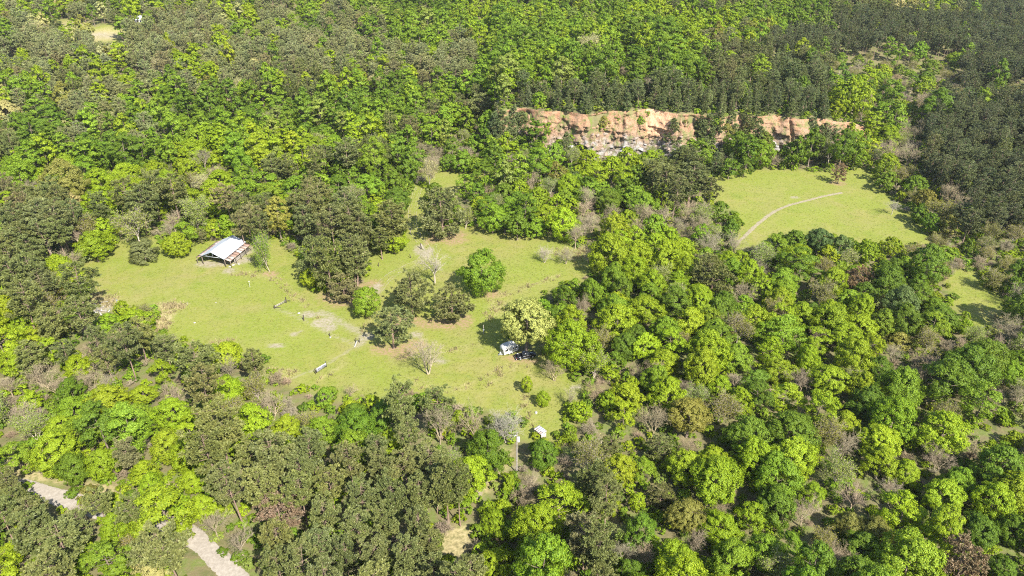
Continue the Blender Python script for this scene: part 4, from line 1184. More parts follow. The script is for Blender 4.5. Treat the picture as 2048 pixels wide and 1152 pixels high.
def scatter(name, label, protos, idx, pos, scl, rot, tint):
    """one object that draws many plants: points with geometry nodes"""
    src = bpy.data.collections.new(name + '_sources')
    for k, m in enumerate(protos):
        o = bpy.data.objects.new(f'{name}_source_{k:02d}', m); src.objects.link(o)
    me = bpy.data.meshes.new(name)
    me.vertices.add(len(pos)); me.vertices.foreach_set('co', np.asarray(pos, np.float32).ravel())
    for nm, ty, key, arr in (('scl', 'FLOAT_VECTOR', 'vector', scl), ('rot', 'FLOAT_VECTOR', 'vector', np.column_stack([np.zeros(len(rot)), np.zeros(len(rot)), rot])),
                             ('pick', 'INT', 'value', idx), ('tint', 'FLOAT_COLOR', 'color', np.column_stack([np.asarray(tint), np.ones(len(tint))]))):
        a = me.attributes.new(nm, ty, 'POINT')
        a.data.foreach_set(key, np.asarray(arr, np.int32 if ty == 'INT' else np.float32).ravel())
    o = bpy.data.objects.new(name, me); COL.objects.link(o)
    ng = bpy.data.node_groups.new(name, 'GeometryNodeTree')
    ng.interface.new_socket('Geometry', in_out='INPUT', socket_type='NodeSocketGeometry')
    ng.interface.new_socket('Geometry', in_out='OUTPUT', socket_type='NodeSocketGeometry')
    gi, go = ng.nodes.new('NodeGroupInput'), ng.nodes.new('NodeGroupOutput')
    ci = ng.nodes.new('GeometryNodeCollectionInfo'); ci.inputs['Collection'].default_value = src
    ci.inputs['Separate Children'].default_value = True; ci.inputs['Reset Children'].default_value = True
    ip = ng.nodes.new('GeometryNodeInstanceOnPoints'); ip.inputs['Pick Instance'].default_value = True
    def attr(n, ty):
        q = ng.nodes.new('GeometryNodeInputNamedAttribute'); q.data_type = ty; q.inputs['Name'].default_value = n
        return q.outputs['Attribute']
    ng.links.new(gi.outputs[0], ip.inputs['Points']); ng.links.new(ci.outputs[0], ip.inputs['Instance'])
    ng.links.new(attr('pick', 'INT'), ip.inputs['Instance Index'])
    er = ng.nodes.new('FunctionNodeEulerToRotation'); ng.links.new(attr('rot', 'FLOAT_VECTOR'), er.inputs[0])
    ng.links.new(er.outputs[0], ip.inputs['Rotation']); ng.links.new(attr('scl', 'FLOAT_VECTOR'), ip.inputs['Scale'])
    ng.links.new(ip.outputs[0], go.inputs[0])
    md = o.modifiers.new('scatter', 'NODES'); md.node_group = ng
    o['kind'] = 'stuff'; o['label'] = label
    return o

FOREST = {'broadleaf_tree': ('broadleaf_forest', 'mass of green broadleaf trees covering the far slopes'), 'pine_tree': ('pine_forest', 'mass of dark pines covering the far flats and plateau'),
          'young_pine': ('young_pine_forest', 'mass of young pines on the plateau above the cliff'), 'bare_tree': ('bare_woods', 'scattered bare grey trees through the far forest'),
          'budding_tree': ('budding_woods', 'scattered thin-leaved trees through the far forest'), 'shrub': ('shrubbery', 'low leafy scrub among the far trees'),
          'bare_shrub': ('bare_scrub', 'low bare scrub among the far trees'), 'undergrowth': ('undergrowth', 'low leafy and bare bushes filling the forest floor')}
for name, lst in far_sets.items():
    keys = sorted({(a[0], a[1]) for a in lst}); where = {k: i for i, k in enumerate(keys)}
    nm, lb = FOREST.get(name, ('vegetation', 'mixed far vegetation'))
    scatter(nm, lb, [KIND[k]['v'][v]['far'] for k, v in keys], [where[(a[0], a[1])] for a in lst], [a[2:5] for a in lst], [a[5] for a in lst], [a[6] for a in lst], [a[7] for a in lst])

# ------------------------------------------------------------------ grass of the clearing and field
def tuft_mesh(seed, n, h, spread, wd):
    r = np.random.default_rng(seed)
    base = np.column_stack([r.normal(0, spread, (n, 2)), np.full(n, -.02)])
    a = r.uniform(0, 6.283, n); ln = r.uniform(.1, .55, n)
    tip = base + np.column_stack([np.cos(a) * ln * h, np.sin(a) * ln * h, h * r.uniform(.5, 1.1, n)])
    sd = np.column_stack([-np.sin(a), np.cos(a), np.zeros(n)]) * wd
    V = np.stack([base - sd, base + sd, tip], 1).reshape(-1, 3)
    gg = Geo(); gg.add(V, np.arange(3 * n).reshape(n, 3), 0, np.repeat(r.uniform(.2, .8, n), 3))
    return gg.mesh('grass_tuft', [M['leaf']])
gr = np.random.default_rng(77)
pts, tn, sc_, pk = [], [], [], []
for P, per in zip(W_OPEN[:4], (1.5, 1.0, .7, .8)):
    A = np.array(P); lo, hi = A.min(0) - 4, A.max(0) + 4
    n = int((hi - lo).prod() * per)
    q = gr.uniform(lo, hi, (n, 2))
    d = seg_dist(q[:, 0], q[:, 1], P); ins = in_poly(q[:, 0], q[:, 1], P)
    q = q[ins | (d < 3)]
    ix = np.clip(np.searchsorted(GX, q[:, 0]), 0, nx - 1); iy = np.clip(np.searchsorted(GY, q[:, 1]), 0, ny - 1)
    bare_ = np.maximum(dirt[iy, ix], needle[iy, ix])
    q = q[gr.uniform(size=len(q)) > bare_ * 1.1]
    ix = np.clip(np.searchsorted(GX, q[:, 0]), 0, nx - 1); iy = np.clip(np.searchsorted(GY, q[:, 1]), 0, ny - 1)
    dr = dry[iy, ix]
    k = gr.uniform(size=len(q))
    is_dry = k < dr * .8
    f = fbm(q[:, 0] / 16, q[:, 1] / 16, 12)
    c = np.where((f > .52)[:, None], [[.185, .195, .042]], [[.155, .185, .030]]) * np.exp(gr.normal(0, .12, (len(q), 1)))
    c = np.where(is_dry[:, None], np.array([[.30, .25, .13]]) * np.exp(gr.normal(0, .15, (len(q), 1))), c)
    s = np.where(is_dry, gr.uniform(1.2, 2.6, len(q)) , gr.uniform(.3, .7, len(q)))
    pts.append(np.column_stack([q, ground_z(q[:, 0], q[:, 1])])); tn.append(c); sc_.append(np.column_stack([s, s, s])); pk.append(np.where(is_dry, 1, 0))
pts = np.concatenate(pts); print('tufts', len(pts))
scatter('grass', 'short green grass with tan dry tufts in the clearings', [tuft_mesh(1, 16, .26, .30, .05), tuft_mesh(2, 18, .5, .26, .045)], np.concatenate(pk), pts, np.concatenate(sc_), gr.uniform(0, 6.28, len(pts)), np.concatenate(tn))

# ------------------------------------------------------------------ things in the clearing
def thing(name, label, cat, loc, rz=0.0, group=None):
    o = new_empty(name, [float(v) for v in loc], rz); o['label'] = label; o['category'] = cat
    if group: o['group'] = group
    return o
def part(name, geo, mat, parent, smooth=False):
    o = bpy.data.objects.new(name, geo.mesh(name, mat if isinstance(mat, list) else [mat], smooth)); COL.objects.link(o)
    o.parent = parent
    return o
def bar(gg, p, q, w, h=None, mat=0):
    """a squared timber between two points"""
    p, q = np.array(p, float), np.array(q, float); h = h or w
    d = unit(q - p); a = np.array([0, 0, 1.]) if abs(d[2]) < .9 else np.array([0, 1., 0])
    u = unit(np.cross(d, a)); v = np.cross(u, d)
    V = [c + u * sx * w / 2 + v * sy * h / 2 for c in (p, q) for sy in (-1, 1) for sx in (-1, 1)]
    gg.add(V, [[0, 2, 3, 1], [4, 5, 7, 6], [0, 1, 5, 4], [2, 6, 7, 3], [0, 4, 6, 2], [1, 3, 7, 5]], mat)
def G1(fn):
    gg = Geo(); fn(gg); return gg
def quadmat(name, **k): return plain(name, **k)
M['tin'] = plain('galvanised_tin', (.42, .44, .47), .5, metal=.2, var=.10, scale=.6, spec=.5)
M['rust'] = plain('rusty_tin', (.26, .17, .125), .7, col2=(.17, .11, .08), scale=1.2)
M['rust2'] = plain('weathered_tin', (.34, .28, .24), .6, col2=(.24, .17, .13), scale=.9)
M['rust3'] = plain('greyed_tin', (.42, .38, .35), .6, col2=(.30, .23, .19), scale=.9)
M['timber'] = plain('old_timber', (.19, .15, .115), .85, col2=(.10, .08, .06), scale=4)
M['grey_timber'] = plain('grey_timber', (.34, .31, .27), .85, col2=(.22, .19, .16), scale=4)
M['dark_timber'] = plain('creosoted_post', (.06, .048, .038), .8, col2=(.035, .028, .022), scale=4)
M['steel'] = plain('grey_steel', (.36, .38, .40), .5, metal=.3, var=.15, scale=2)
M['white'] = plain('white_paint', (.56, .56, .55), .5, var=.08, scale=1.5)
M['off'] = plain('off_white_siding', (.46, .455, .43), .55, col2=(.34, .335, .31), scale=.9)
M['black'] = plain('black_car_paint', (.010, .011, .014), .18, var=.1, scale=1, spec=.6)
M['rubber'] = plain('rubber', (.03, .03, .03), .85, var=.2)
M['alloy'] = plain('alloy', (.55, .55, .56), .35, metal=.7, var=.1)
M['glass'] = plain('dark_glass', (.02, .025, .03), .05, var=.1, spec=.9)
M['red'] = plain('tail_lamp', (.35, .02, .015), .3, var=.1)
M['lamp'] = plain('head_lamp', (.75, .76, .78), .15, var=.05, spec=.8)
M['stone'] = plain('pale_stone', (.36, .34, .30), .9, col2=(.24, .225, .20), scale=1.5, bump=.4)
M['slate'] = plain('dark_roofing', (.30, .31, .33), .7, var=.2)
M['canvas'] = plain('banner_canvas', (.34, .34, .35), .8, var=.08, scale=1.5)
M['ink'] = plain('dark_lettering', (.07, .075, .13), .7, var=.1)

def build_barn():
    FL, FR = gpt(407, 528), gpt(452, 534)
    a = (FR - FL)[:2]; w = float(np.linalg.norm(a)); rz = math.atan2(a[1], a[0])
    c = (FL + FR) / 2
    r = thing('open_barn', 'open-sided barn with pale metal gable roof and rusty lean-to roofs', 'barn', (c[0], c[1], float(ground_z(c[0], c[1]))), rz)
    hw, L, ez, rzd, ov = w / 2, 12.8, 3.3, 5.3, .55
    for sx in (-1, 1):
        gg = Geo()
        n = 34
        ys = np.linspace(-ov, L + ov, n * 2 + 1)
        X0, X1 = sx * (hw + .3), 0.0
        z0, z1 = ez - .13, rzd
        V = []
        for k, y in enumerate(ys):
            dz = .035 if k % 2 else 0
            V += [[X0, y, z0 + dz], [X1 + sx * .02, y, z1 + dz]]
        F = [[2 * k, 2 * k + 1, 2 * k + 3, 2 * k + 2] for k in range(len(ys) - 1)]
        m0 = len(V); V += [[v[0], v[1], v[2] - .05] for v in V]
        F += [[f[0] + m0, f[3] + m0, f[2] + m0, f[1] + m0] for f in F[:len(ys) - 1]]
        gg.add(V, F)
        part('roof_slope', gg, M['tin'], r)
        # lean-to: separate weathered sheets
        lw = 2.3
        ns = 8
        for k in range(ns):
            y0, y1 = -.25 + k * (L + .3) / ns, -.25 + (k + 1) * (L + .3) / ns - .04
            xa, xb = sx * (hw + .05), sx * (hw + lw)
            za, zb_ = 3.02 + .03 * (k % 2), 2.55 + .05 * ((k * 7) % 3 - 1)
            V = [[xa, y0, za], [xb, y0, zb_], [xb, y1, zb_ + .03], [xa, y1, za + .02]]
            V += [[v[0], v[1], v[2] - .04] for v in V]
            part('roof_sheet', G1(lambda q: q.add(V, [[0, 1, 2, 3], [7, 6, 5, 4], [0, 4, 5, 1], [1, 5, 6, 2], [2, 6, 7, 3], [3, 7, 4, 0]])), M[('rust', 'rust2', 'rust', 'rust3', 'rust2')[(k * 3 + (sx > 0)) % 5]], r)
        for y in np.linspace(0, L, 5):
            part('post', G1(lambda q: q.box(sx * hw - .1, sx * hw + .1, y - .1, y + .1, -.3, ez - .15)), M['timber'], r)
            part('post', G1(lambda q: q.box(sx * (hw + lw - .15) - .08, sx * (hw + lw - .15) + .08, y - .08, y + .08, -.3, 2.5)), M['timber'], r)
        part('eave_beam', G1(lambda q: q.box(sx * hw - .12, sx * hw + .12, -.3, L + .3, ez - .42, ez - .18)), M['timber'], r)
        part('lean_beam', G1(lambda q: q.box(sx * (hw + lw - .15) - .07, sx * (hw + lw - .15) + .07, -.2, L + .2, 2.3, 2.46)), M['timber'], r)
    part('ridge_cap', G1(lambda q: (bar(q, (-.16, -ov - .02, rzd + .03), (-.16, L + ov + .02, rzd + .03), .36, .04), bar(q, (.16, -ov - .02, rzd + .034), (.16, L + ov + .02, rzd + .034), .36, .04))), M['tin'], r)
    for y in np.linspace(.02, L, 5):
        def tr(q):
            bar(q, (-hw, y, ez - .1), (hw, y, ez - .1), .12, .2)
            for s in (-1, 1):
                bar(q, (s * hw, y, ez - .1), (0, y, rzd - .12), .12, .18)
                bar(q, (s * hw * .5, y + .01, ez), (s * hw * .25, y + .01, ez + (rzd - ez) * .68), .09)
                bar(q, (s * hw * .5, y - .01, ez), (s * hw * .72, y - .01, ez + (rzd - ez) * .24), .09)
            bar(q, (0, y, ez), (0, y, rzd - .2), .1)
        part('truss', G1(tr), M['steel'], r)
    # back board wall added to darken the inside; rails along the right lean-to
    for k in range(24):
        x0 = -hw + k * w / 24
        part('wall_board', G1(lambda q: q.box(x0 + .015, x0 + w / 24 - .015, L + .11, L + .14, 0, 3.1)), M['timber'], r)
    for k in range(6):
        part('rail', G1(lambda q: q.box(hw + 1.5, hw + 1.55, 3.0, L, .25 + k * .3, .42 + k * .3)), M['grey_timber'], r)
    part('hay_feeder', G1(lambda q: (q.box(-2.6, 2.6, 8.2, 9.2, .45, .55), q.box(-2.6, 2.6, 8.2, 8.26, .55, 1.0), q.box(-2.6, 2.6, 9.14, 9.2, .55, 1.0), q.box(-2.5, -2.3, 8.3, 9.1, 0, .45), q.box(2.3, 2.5, 8.3, 9.1, 0, .45))), M['grey_timber'], r)
build_barn()

def ring_profile(gg, axis_y, cx, cz, rad, w, n=18, mat=0, rin=0.0):
    """a wheel-like disc standing in the XZ plane"""
    an = np.arange(n) * 2 * math.pi / n
    prof = [(rin, -w * .42), (rad * .86, -w * .5), (rad, -w * .32), (rad, w * .32), (rad * .86, w * .5), (rin, w * .42)]
    V = np.array([[cx + math.cos(t) * r_, axis_y + o, cz + math.sin(t) * r_] for r_, o in prof for t in an])
    F = [[k * n + i, k * n + (i + 1) % n, (k + 1) * n + (i + 1) % n, (k + 1) * n + i] for k in range(len(prof) - 1) for i in range(n)]
    gg.add(V, F, mat)

def loft(gg, secs, mat=0, caps=True):
    """cross-sections (each the same number of points) joined along X"""
    V = np.concatenate([np.asarray(s_, float) for s_ in secs]); n = len(secs[0])
    F = [[k * n + i, k * n + (i + 1) % n, (k + 1) * n + (i + 1) % n, (k + 1) * n + i] for k in range(len(secs) - 1) for i in range(n)]
    gg.add(V, F, mat)
    if caps:
        for sct, rev in ((secs[0], True), (secs[-1], False)):
            c = np.mean(sct, 0); W_ = np.vstack([sct, c])
            gg.add(W_, [[i, (i + 1) % n, n] if not rev else [(i + 1) % n, i, n] for i in range(n)], mat)

def build_truck():
    Rw, Fw = gpt(1040.7, 720.5), gpt(1065.5, 716)
    d = unit((Fw - Rw)[:2]); rz = math.atan2(d[1], d[0])
    nrm = np.array([-d[1], d[0]])
    c = (Rw + Fw)[:2] / 2 + nrm * .85
    r = thing('pickup_truck', 'black crew-cab pickup truck parked on the grass beside the camper', 'truck', (c[0], c[1], float(ground_z(c[0], c[1]))), rz)
    wb, hwid = 3.65, .98
    def sec(x, w, z0, z1, top=None):
        t = top if top else w * .93
        return [[x, -w * .94, z0], [x, w * .94, z0], [x, w, z0 + (z1 - z0) * .35], [x, w, z1 - .12], [x, t, z1], [x, -t, z1], [x, -w, z1 - .12], [x, -w, z0 + (z1 - z0) * .35]]
    gg = Geo()
    loft(gg, [sec(1.15, .97, .42, 1.14), sec(1.6, .97, .42, 1.16), sec(2.55, .96, .45, 1.10), sec(2.82, .90, .5, 1.02)])           # bonnet and wings
    loft(gg, [sec(-1.02, .97, .42, 1.16), sec(1.16, .97, .42, 1.17)])                                                           # cabin sides
    part('body', gg, M['black'], r, False)
    gg = Geo()
    for y in (-1, 1): gg.box(-2.88, -1.0, y * .97 - .05 if y > 0 else -.97, y * .97 if y > 0 else -.92, .5, 1.14)
    gg.box(-2.88, -1.0, -.92, .92, .58, .66); gg.box(-1.06, -1.0, -.92, .92, .66, 1.14)
    part('bed', gg, M['black'], r)
    part('tailgate', G1(lambda q: q.box(-2.95, -2.885, -.93, .93, .58, 1.12)), M['black'], r)
    cab = Geo()
    def csec(x, w0, w1, z0, z1): return [[x, -w0, z0], [x, w0, z0], [x, w1, z1 - .05], [x, w1 - .08, z1], [x, -w1 + .08, z1], [x, -w1, z1 - .05]]
    loft(cab, [csec(-.98, .90, .80, 1.16, 1.22), csec(-.78, .90, .72, 1.16, 1.84), csec(-.2, .90, .73, 1.16, 1.90), csec(.45, .90, .72, 1.16, 1.87), csec(1.22, .90, .84, 1.16, 1.20)])
    part('cab_roof', cab, M['black'], r)
    for s in (-1, 1):
        for x0, x1 in ((-.70, -.08), (.0, .62)):
            xa = x1 if x0 < -.05 else x1 + .22
            V = [[x0, s * .905, 1.24], [xa, s * .905, 1.24], [x1 - (.0 if x0 < 0 else .1), s * .775, 1.74], [x0 + .05, s * .765, 1.76]]
            V += [[v[0], v[1] + s * .015, v[2]] for v in V]
            part('side_window', G1(lambda q: q.add(V, [[0, 1, 2, 3], [7, 6, 5, 4], [0, 4, 5, 1], [1, 5, 6, 2], [2, 6, 7, 3], [3, 7, 4, 0]])), M['glass'], r)
        part('headlight', G1(lambda q: q.box(2.70, 2.86, s * .62 - .2, s * .62 + .2, .78, .98)), M['lamp'], r)
        part('tail_light', G1(lambda q: q.box(-2.97, -2.90, s * .95 - .04, s * .95 + .04, .75, 1.1)), M['red'], r)
        part('mirror', G1(lambda q: q.box(.80, .92, s * 1.08 - .1, s * 1.08 + .1, 1.18, 1.42)), M['black'], r)
        for x in (-wb / 2, wb / 2):
            gg = Geo(); ring_profile(gg, s * .87, x, .40, .40, .28, 20, rin=.2)
            wh = part('wheel', gg, M['rubber'], r)
            rm_ = Geo(); ring_profile(rm_, s * .93, x, .40, .25, .2, 16)
            part('rim', rm_, M['alloy'], wh)
        part('running_board', G1(lambda q: q.box(-1.0, 1.1, s * 1.0 - .06, s * 1.0 + .06, .36, .43)), M['steel'], r)
    V = [[1.26, -.80, 1.20], [1.26, .80, 1.20], [.56, .66, 1.80], [.56, -.66, 1.80]]; V += [[v[0] + .03, v[1], v[2] + .03] for v in V]
    part('windscreen', G1(lambda q: q.add(V, [[0, 1, 2, 3], [7, 6, 5, 4], [0, 4, 5, 1], [1, 5, 6, 2], [2, 6, 7, 3], [3, 7, 4, 0]])), M['glass'], r)
    part('front_bumper', G1(lambda q: q.box(2.78, 2.96, -.9, .9, .45, .70)), M['alloy'], r)
    part('rear_bumper', G1(lambda q: q.box(-3.06, -2.96, -.9, .9, .45, .62)), M['alloy'], r)
    part('grille', G1(lambda q: q.box(2.80, 2.87, -.40, .40, .74, 1.0)), M['steel'], r)
build_truck()

def build_camper():
    A, B = gpt(1008, 713.5), gpt(1037.5, 703)
    d = unit((B - A)[:2]); rz = math.atan2(d[1], d[0]); nrm = np.array([-d[1], d[0]])
    Lh = float(np.linalg.norm((B - A)[:2])) / 2
    c = (A + B)[:2] / 2 + nrm * 1.15
    r = thing('travel_trailer', 'white camper trailer under the pale tree behind the black truck', 'trailer', (c[0], c[1], float(ground_z(c[0], c[1]))), rz)
    prof = [(-Lh, .55), (Lh - .3, .50), (Lh, 1.0), (Lh, 1.9), (Lh - .35, 2.75), (Lh - .9, 2.92), (-Lh + .8, 2.95), (-Lh + .25, 2.75), (-Lh, 2.2)]
    V = np.array([[x, y, z] for y in (-1.15, -1.09, 1.09, 1.15) for x, z in prof], float)
    cen = np.array([0, 0, 1.7])
    n = len(prof)
    for k in (0, 3): V[k * n:(k + 1) * n, [0, 2]] = cen[[0, 2]] + (V[k * n:(k + 1) * n, [0, 2]] - cen[[0, 2]]) * .965
    gg = Geo()
    F = [[k * n + i, (k + 1) * n + i, (k + 1) * n + (i + 1) % n, k * n + (i + 1) % n] for k in range(3) for i in range(n)]
    gg.add(V, F)
    for k, rev in ((0, False), (3, True)):
        P_ = V[k * n:(k + 1) * n]; W_ = np.vstack([P_, P_.mean(0)])
        gg.add(W_, [[i, (i + 1) % n, n] if not rev else [(i + 1) % n, i, n] for i in range(n)])
    part('body', gg, M['off'], r)
    part('stripe', G1(lambda q: q.box(-Lh + .15, Lh - .2, -1.155, -1.118, 1.05, 1.2)), M['steel'], r)
    dr = part('door', G1(lambda q: q.box(.3, .95, -1.165, -1.118, .72, 2.45)), M['white'], r)
    part('window', G1(lambda q: q.box(.45, .8, -1.18, -1.166, 1.6, 2.1)), M['glass'], dr)
    for x0, x1 in ((-Lh + .5, -Lh + 1.35), (1.25, 1.25 + .7)):
        w_ = part('window', G1(lambda q: q.box(x0 - .05, x1 + .05, -1.16, -1.118, 1.5, 2.2)), M['alloy'], r)
        part('pane', G1(lambda q: q.box(x0, x1, -1.172, -1.161, 1.55, 2.15)), M['glass'], w_)
    part('rear_window', G1(lambda q: q.box(-Lh - .02, -Lh + .06, -.6, .6, 1.45, 2.0)), M['glass'], r)
    part('roof_vent', G1(lambda q: q.box(-.3, .3, -.3, .3, 2.9, 3.08)), M['white'], r)
    part('air_conditioner', G1(lambda q: q.box(.9, 1.7, -.4, .4, 2.9, 3.2)), M['white'], r)
    for s in (-1, 1):
        for x in (-.55, .35):
            gg = Geo(); ring_profile(gg, s * 1.02, x, .36, .36, .2, 16, rin=.1)
            wh = part('wheel', gg, M['rubber'], r)
            q = Geo(); ring_profile(q, s * 1.08, x, .36, .2, .12, 12); part('rim', q, M['white'], wh)
    part('drawbar', G1(lambda q: (bar(q, (-Lh - 1.1, 0, .48), (-Lh + .2, .6, .5), .1), bar(q, (-Lh - 1.1, 0, .48), (-Lh + .2, -.6, .5), .1), q.box(-Lh - 1.05, -Lh - .95, -.05, .05, 0, .46))), M['steel'], r)
    part('gas_bottle', G1(lambda q: [q.add(*tubes([(-Lh - .45, y, .5)], [(-Lh - .45, y, 1.05)], [.16], [.13], 10)) for y in (-.18, .18)]), M['white'], r)
build_camper()

def post_thing(name, px, py, h, w, mat, label, tilt=0.0, extra=None, cat='post', group=None, rz=0.3):
    p = gpt(px, py)
    r = thing(name, label, cat, p, rz, group)
    part('shaft', G1(lambda q: q.add(*tubes([(0, 0, -.3)], [(tilt * h, 0, h)], [w], [w * .9], 8))), mat, r)
    part('cap', G1(lambda q: q.add(*tubes([(tilt * h, 0, h)], [(tilt * h, 0, h + .04)], [w * .92], [w * .2], 8))), mat, r)
    if extra: extra(r)
    return r
post_thing('corral_post', 607.5, 641, 1.9, .17, M['dark_timber'], 'thick dark post standing alone by the bare dirt strip', .05)
post_thing('corral_post', 660, 672.5, 1.2, .12, M['dark_timber'], 'short dark post at the lower end of the bare dirt strip', -.06)
post_thing('corral_post', 374, 610, 1.1, .09, M['grey_timber'], 'short grey stake alone on the grass below the cedar', .25)
post_thing('corral_post', 822, 516, 1.5, .13, M['dark_timber'], 'dark leaning post just below the dirt track bend', -.25)
post_thing('corral_post', 757, 533, 1.5, .12, M['dark_timber'], 'short dark post left of the dirt track, near the pine clump', .1)
post_thing('corral_post', 843, 498, 2.4, .18, M['dark_timber'], 'tall dark post with a slanting board at the dirt track bend', -.12, lambda r: part('brace', G1(lambda q: bar(q, (-.2, .1, 2.3), (.8, -1.4, 0), .22, .06)), M['grey_timber'], r))
post_thing('corral_post', 1004, 737, .9, .1, M['dark_timber'], 'small dark stump on the grass below the camper', .1)

def rail_set():
    A, B = gpt(549, 617), gpt(572.5, 606)
    L = float(np.linalg.norm((B - A)[:2])); d = (B - A)[:2] / L
    r = thing('corral_gate', 'collapsed corral gate with two dark end posts and a grey rail', 'gate', A, math.atan2(d[1], d[0]))
    for x, h in ((0, 1.2), (L, 2.0)):
        part('post', G1(lambda q: q.add(*tubes([(x, 0, -.3)], [(x + .08, 0, h)], [.17], [.16], 8))), M['dark_timber'], r)
    part('top_rail', G1(lambda q: bar(q, (.1, .05, .75), (L - .1, .05, .95), .10, .16)), M['grey_timber'], r)
    part('middle_rail', G1(lambda q: bar(q, (.1, .08, .42), (L - .1, .08, .5), .10, .14)), M['grey_timber'], r)
    part('brace', G1(lambda q: bar(q, (L, 0, 1.2), (L + 1.5, -.2, .05), .14)), M['dark_timber'], r)
    part('fallen_board', G1(lambda q: bar(q, (.2, .1, .3), (1.5, -1.2, .06), .16, .07)), M['dark_timber'], r)
rail_set()
def plank_gate():
    A = gpt(709, 695); B = gpt(716, 684)
    r = thing('leaning_plank', 'long pale plank leaning between two dark stub posts in the clearing', 'plank', (A + B) / 2, math.atan2((B - A)[1], (B - A)[0]))
    L = float(np.linalg.norm((B - A)[:2])) / 2
    part('plank', G1(lambda q: bar(q, (-L, 0, .08), (L * .6, 0, .9), .32, .06)), M['stone'], r)
    for x, y in ((L * .8, .45), (L * .9, -.5)):
        part('post', G1(lambda q: q.add(*tubes([(x, y, -.2)], [(x + .1, y, 1.5)], [.14], [.13], 8))), M['dark_timber'], r)
plank_gate()

def banner():
    A, B = gpt(633, 746.5), gpt(653, 734)
    L = float(np.linalg.norm((B - A)[:2])); d = (B - A)[:2] / L
    r = thing('arena_banner', 'long white banner with dark lettering stretched between dark posts', 'banner', A, math.atan2(d[1], d[0]))
    for x, h in ((-.35, 1.7), (.1, 1.75), (L + .05, 1.9)):
        part('post', G1(lambda q: q.box(x - .07, x + .07, -.02, .12, -.3, h)), M['dark_timber'], r)
    pn = part('panel', G1(lambda q: q.box(.18, L - .03, -.08, -.045, .25, 1.5)), M['canvas'], r)
    rg = np.random.default_rng(3)
    x = .35                                         # two words, too far off to read: upright strokes of uneven width
    for word in range(2):
        for ch in range(6):
            w = rg.uniform(.16, .24)
            def glyph(q):
                for s in range(3):
                    xx = x + w * s / 3
                    if rg.uniform() < .8: q.box(xx, xx + w * .24, -.092, -.082, .72, 1.24)
                q.box(x, x + w * .9, -.0915, -.0815, 1.14, 1.24) if rg.uniform() < .6 else q.box(x, x + w * .9, -.0915, -.0815, .72, .82)
            part('letter', G1(glyph), M['ink'], pn)
            x += (L - .9) / 12.6
        x += (L - .9) / 12.6 * .6
    part('cross_rail', G1(lambda q: q.box(-.3, L + .05, .0, .08, .18, .27)), M['dark_timber'], r)
banner()

def utility_pole():
    p = gpt(1033.5, 946)
    r = thing('utility_pole', 'tall wooden utility pole with a white transformer below the clearing', 'pole', p, .5)
    D = project(*p)[2]
    H = 12.0
    for h in np.arange(6, 20, .1):
        if project(p[0], p[1], p[2] + h)[1] < 864: H = h; break
    part('shaft', G1(lambda q: q.add(*tubes([(0, 0, -.4), (0, 0, H * .5)], [(0, 0, H * .5), (0, 0, H)], [.17, .145], [.145, .11], 10))), M['grey_timber'], r)
    tf = part('transformer', G1(lambda q: (q.add(*tubes([(.42, 0, H - 2.9)], [(.42, 0, H - 1.75)], [.30], [.30], 14)), q.add(*tubes([(.42, 0, H - 1.75)], [(.42, 0, H - 1.66)], [.30], [.05], 14)))), M['white'], r)
    part('bushing', G1(lambda q: q.add(*tubes([(.42, 0, H - 1.7)], [(.42, 0, H - 1.35)], [.07], [.05], 8))), M['steel'], tf)
    part('bracket', G1(lambda q: (bar(q, (0, 0, H - 2.0), (.3, 0, H - 2.0), .08), bar(q, (0, 0, H - 2.6), (.3, 0, H - 2.6), .08))), M['steel'], r)
    ca = part('cutout_arm', G1(lambda q: bar(q, (-.75, 0, H - 1.0), (.1, 0, H - .9), .1)), M['grey_timber'], r)
    for x in (-.7, -.4):
        part('insulator', G1(lambda q: q.add(*tubes([(x, 0, H - .97)], [(x, 0, H - .6)], [.07], [.04], 8))), M['white'], ca)
utility_pole()
def meter_pole():
    p = gpt(967, 668)
    r = thing('meter_pole', 'short pale pole with a white box beside the big cream tree', 'pole', p, .2)
    part('shaft', G1(lambda q: q.add(*tubes([(0, 0, -.3)], [(0, 0, 3.2)], [.11], [.09], 8))), M['grey_timber'], r)
    part('meter_box', G1(lambda q: q.box(-.2, .2, -.28, -.09, 1.1, 1.75)), M['white'], r)
meter_pole()
def tap_post():
    p = gpt(500, 574)
    r = thing('signal_post', 'slim white post with a small crosspiece on the grass below the barn', 'post', p, .2)
    part('shaft', G1(lambda q: q.add(*tubes([(0, 0, -.3)], [(0, 0, 2.1)], [.035], [.03], 8))), M['white'], r)
    part('crosspiece', G1(lambda q: q.box(-.28, .28, -.04, .04, 2.1, 2.18)), M['white'], r)
    part('foot', G1(lambda q: q.box(-.1, .1, -.1, .1, -.05, .1)), M['stone'], r)
tap_post()

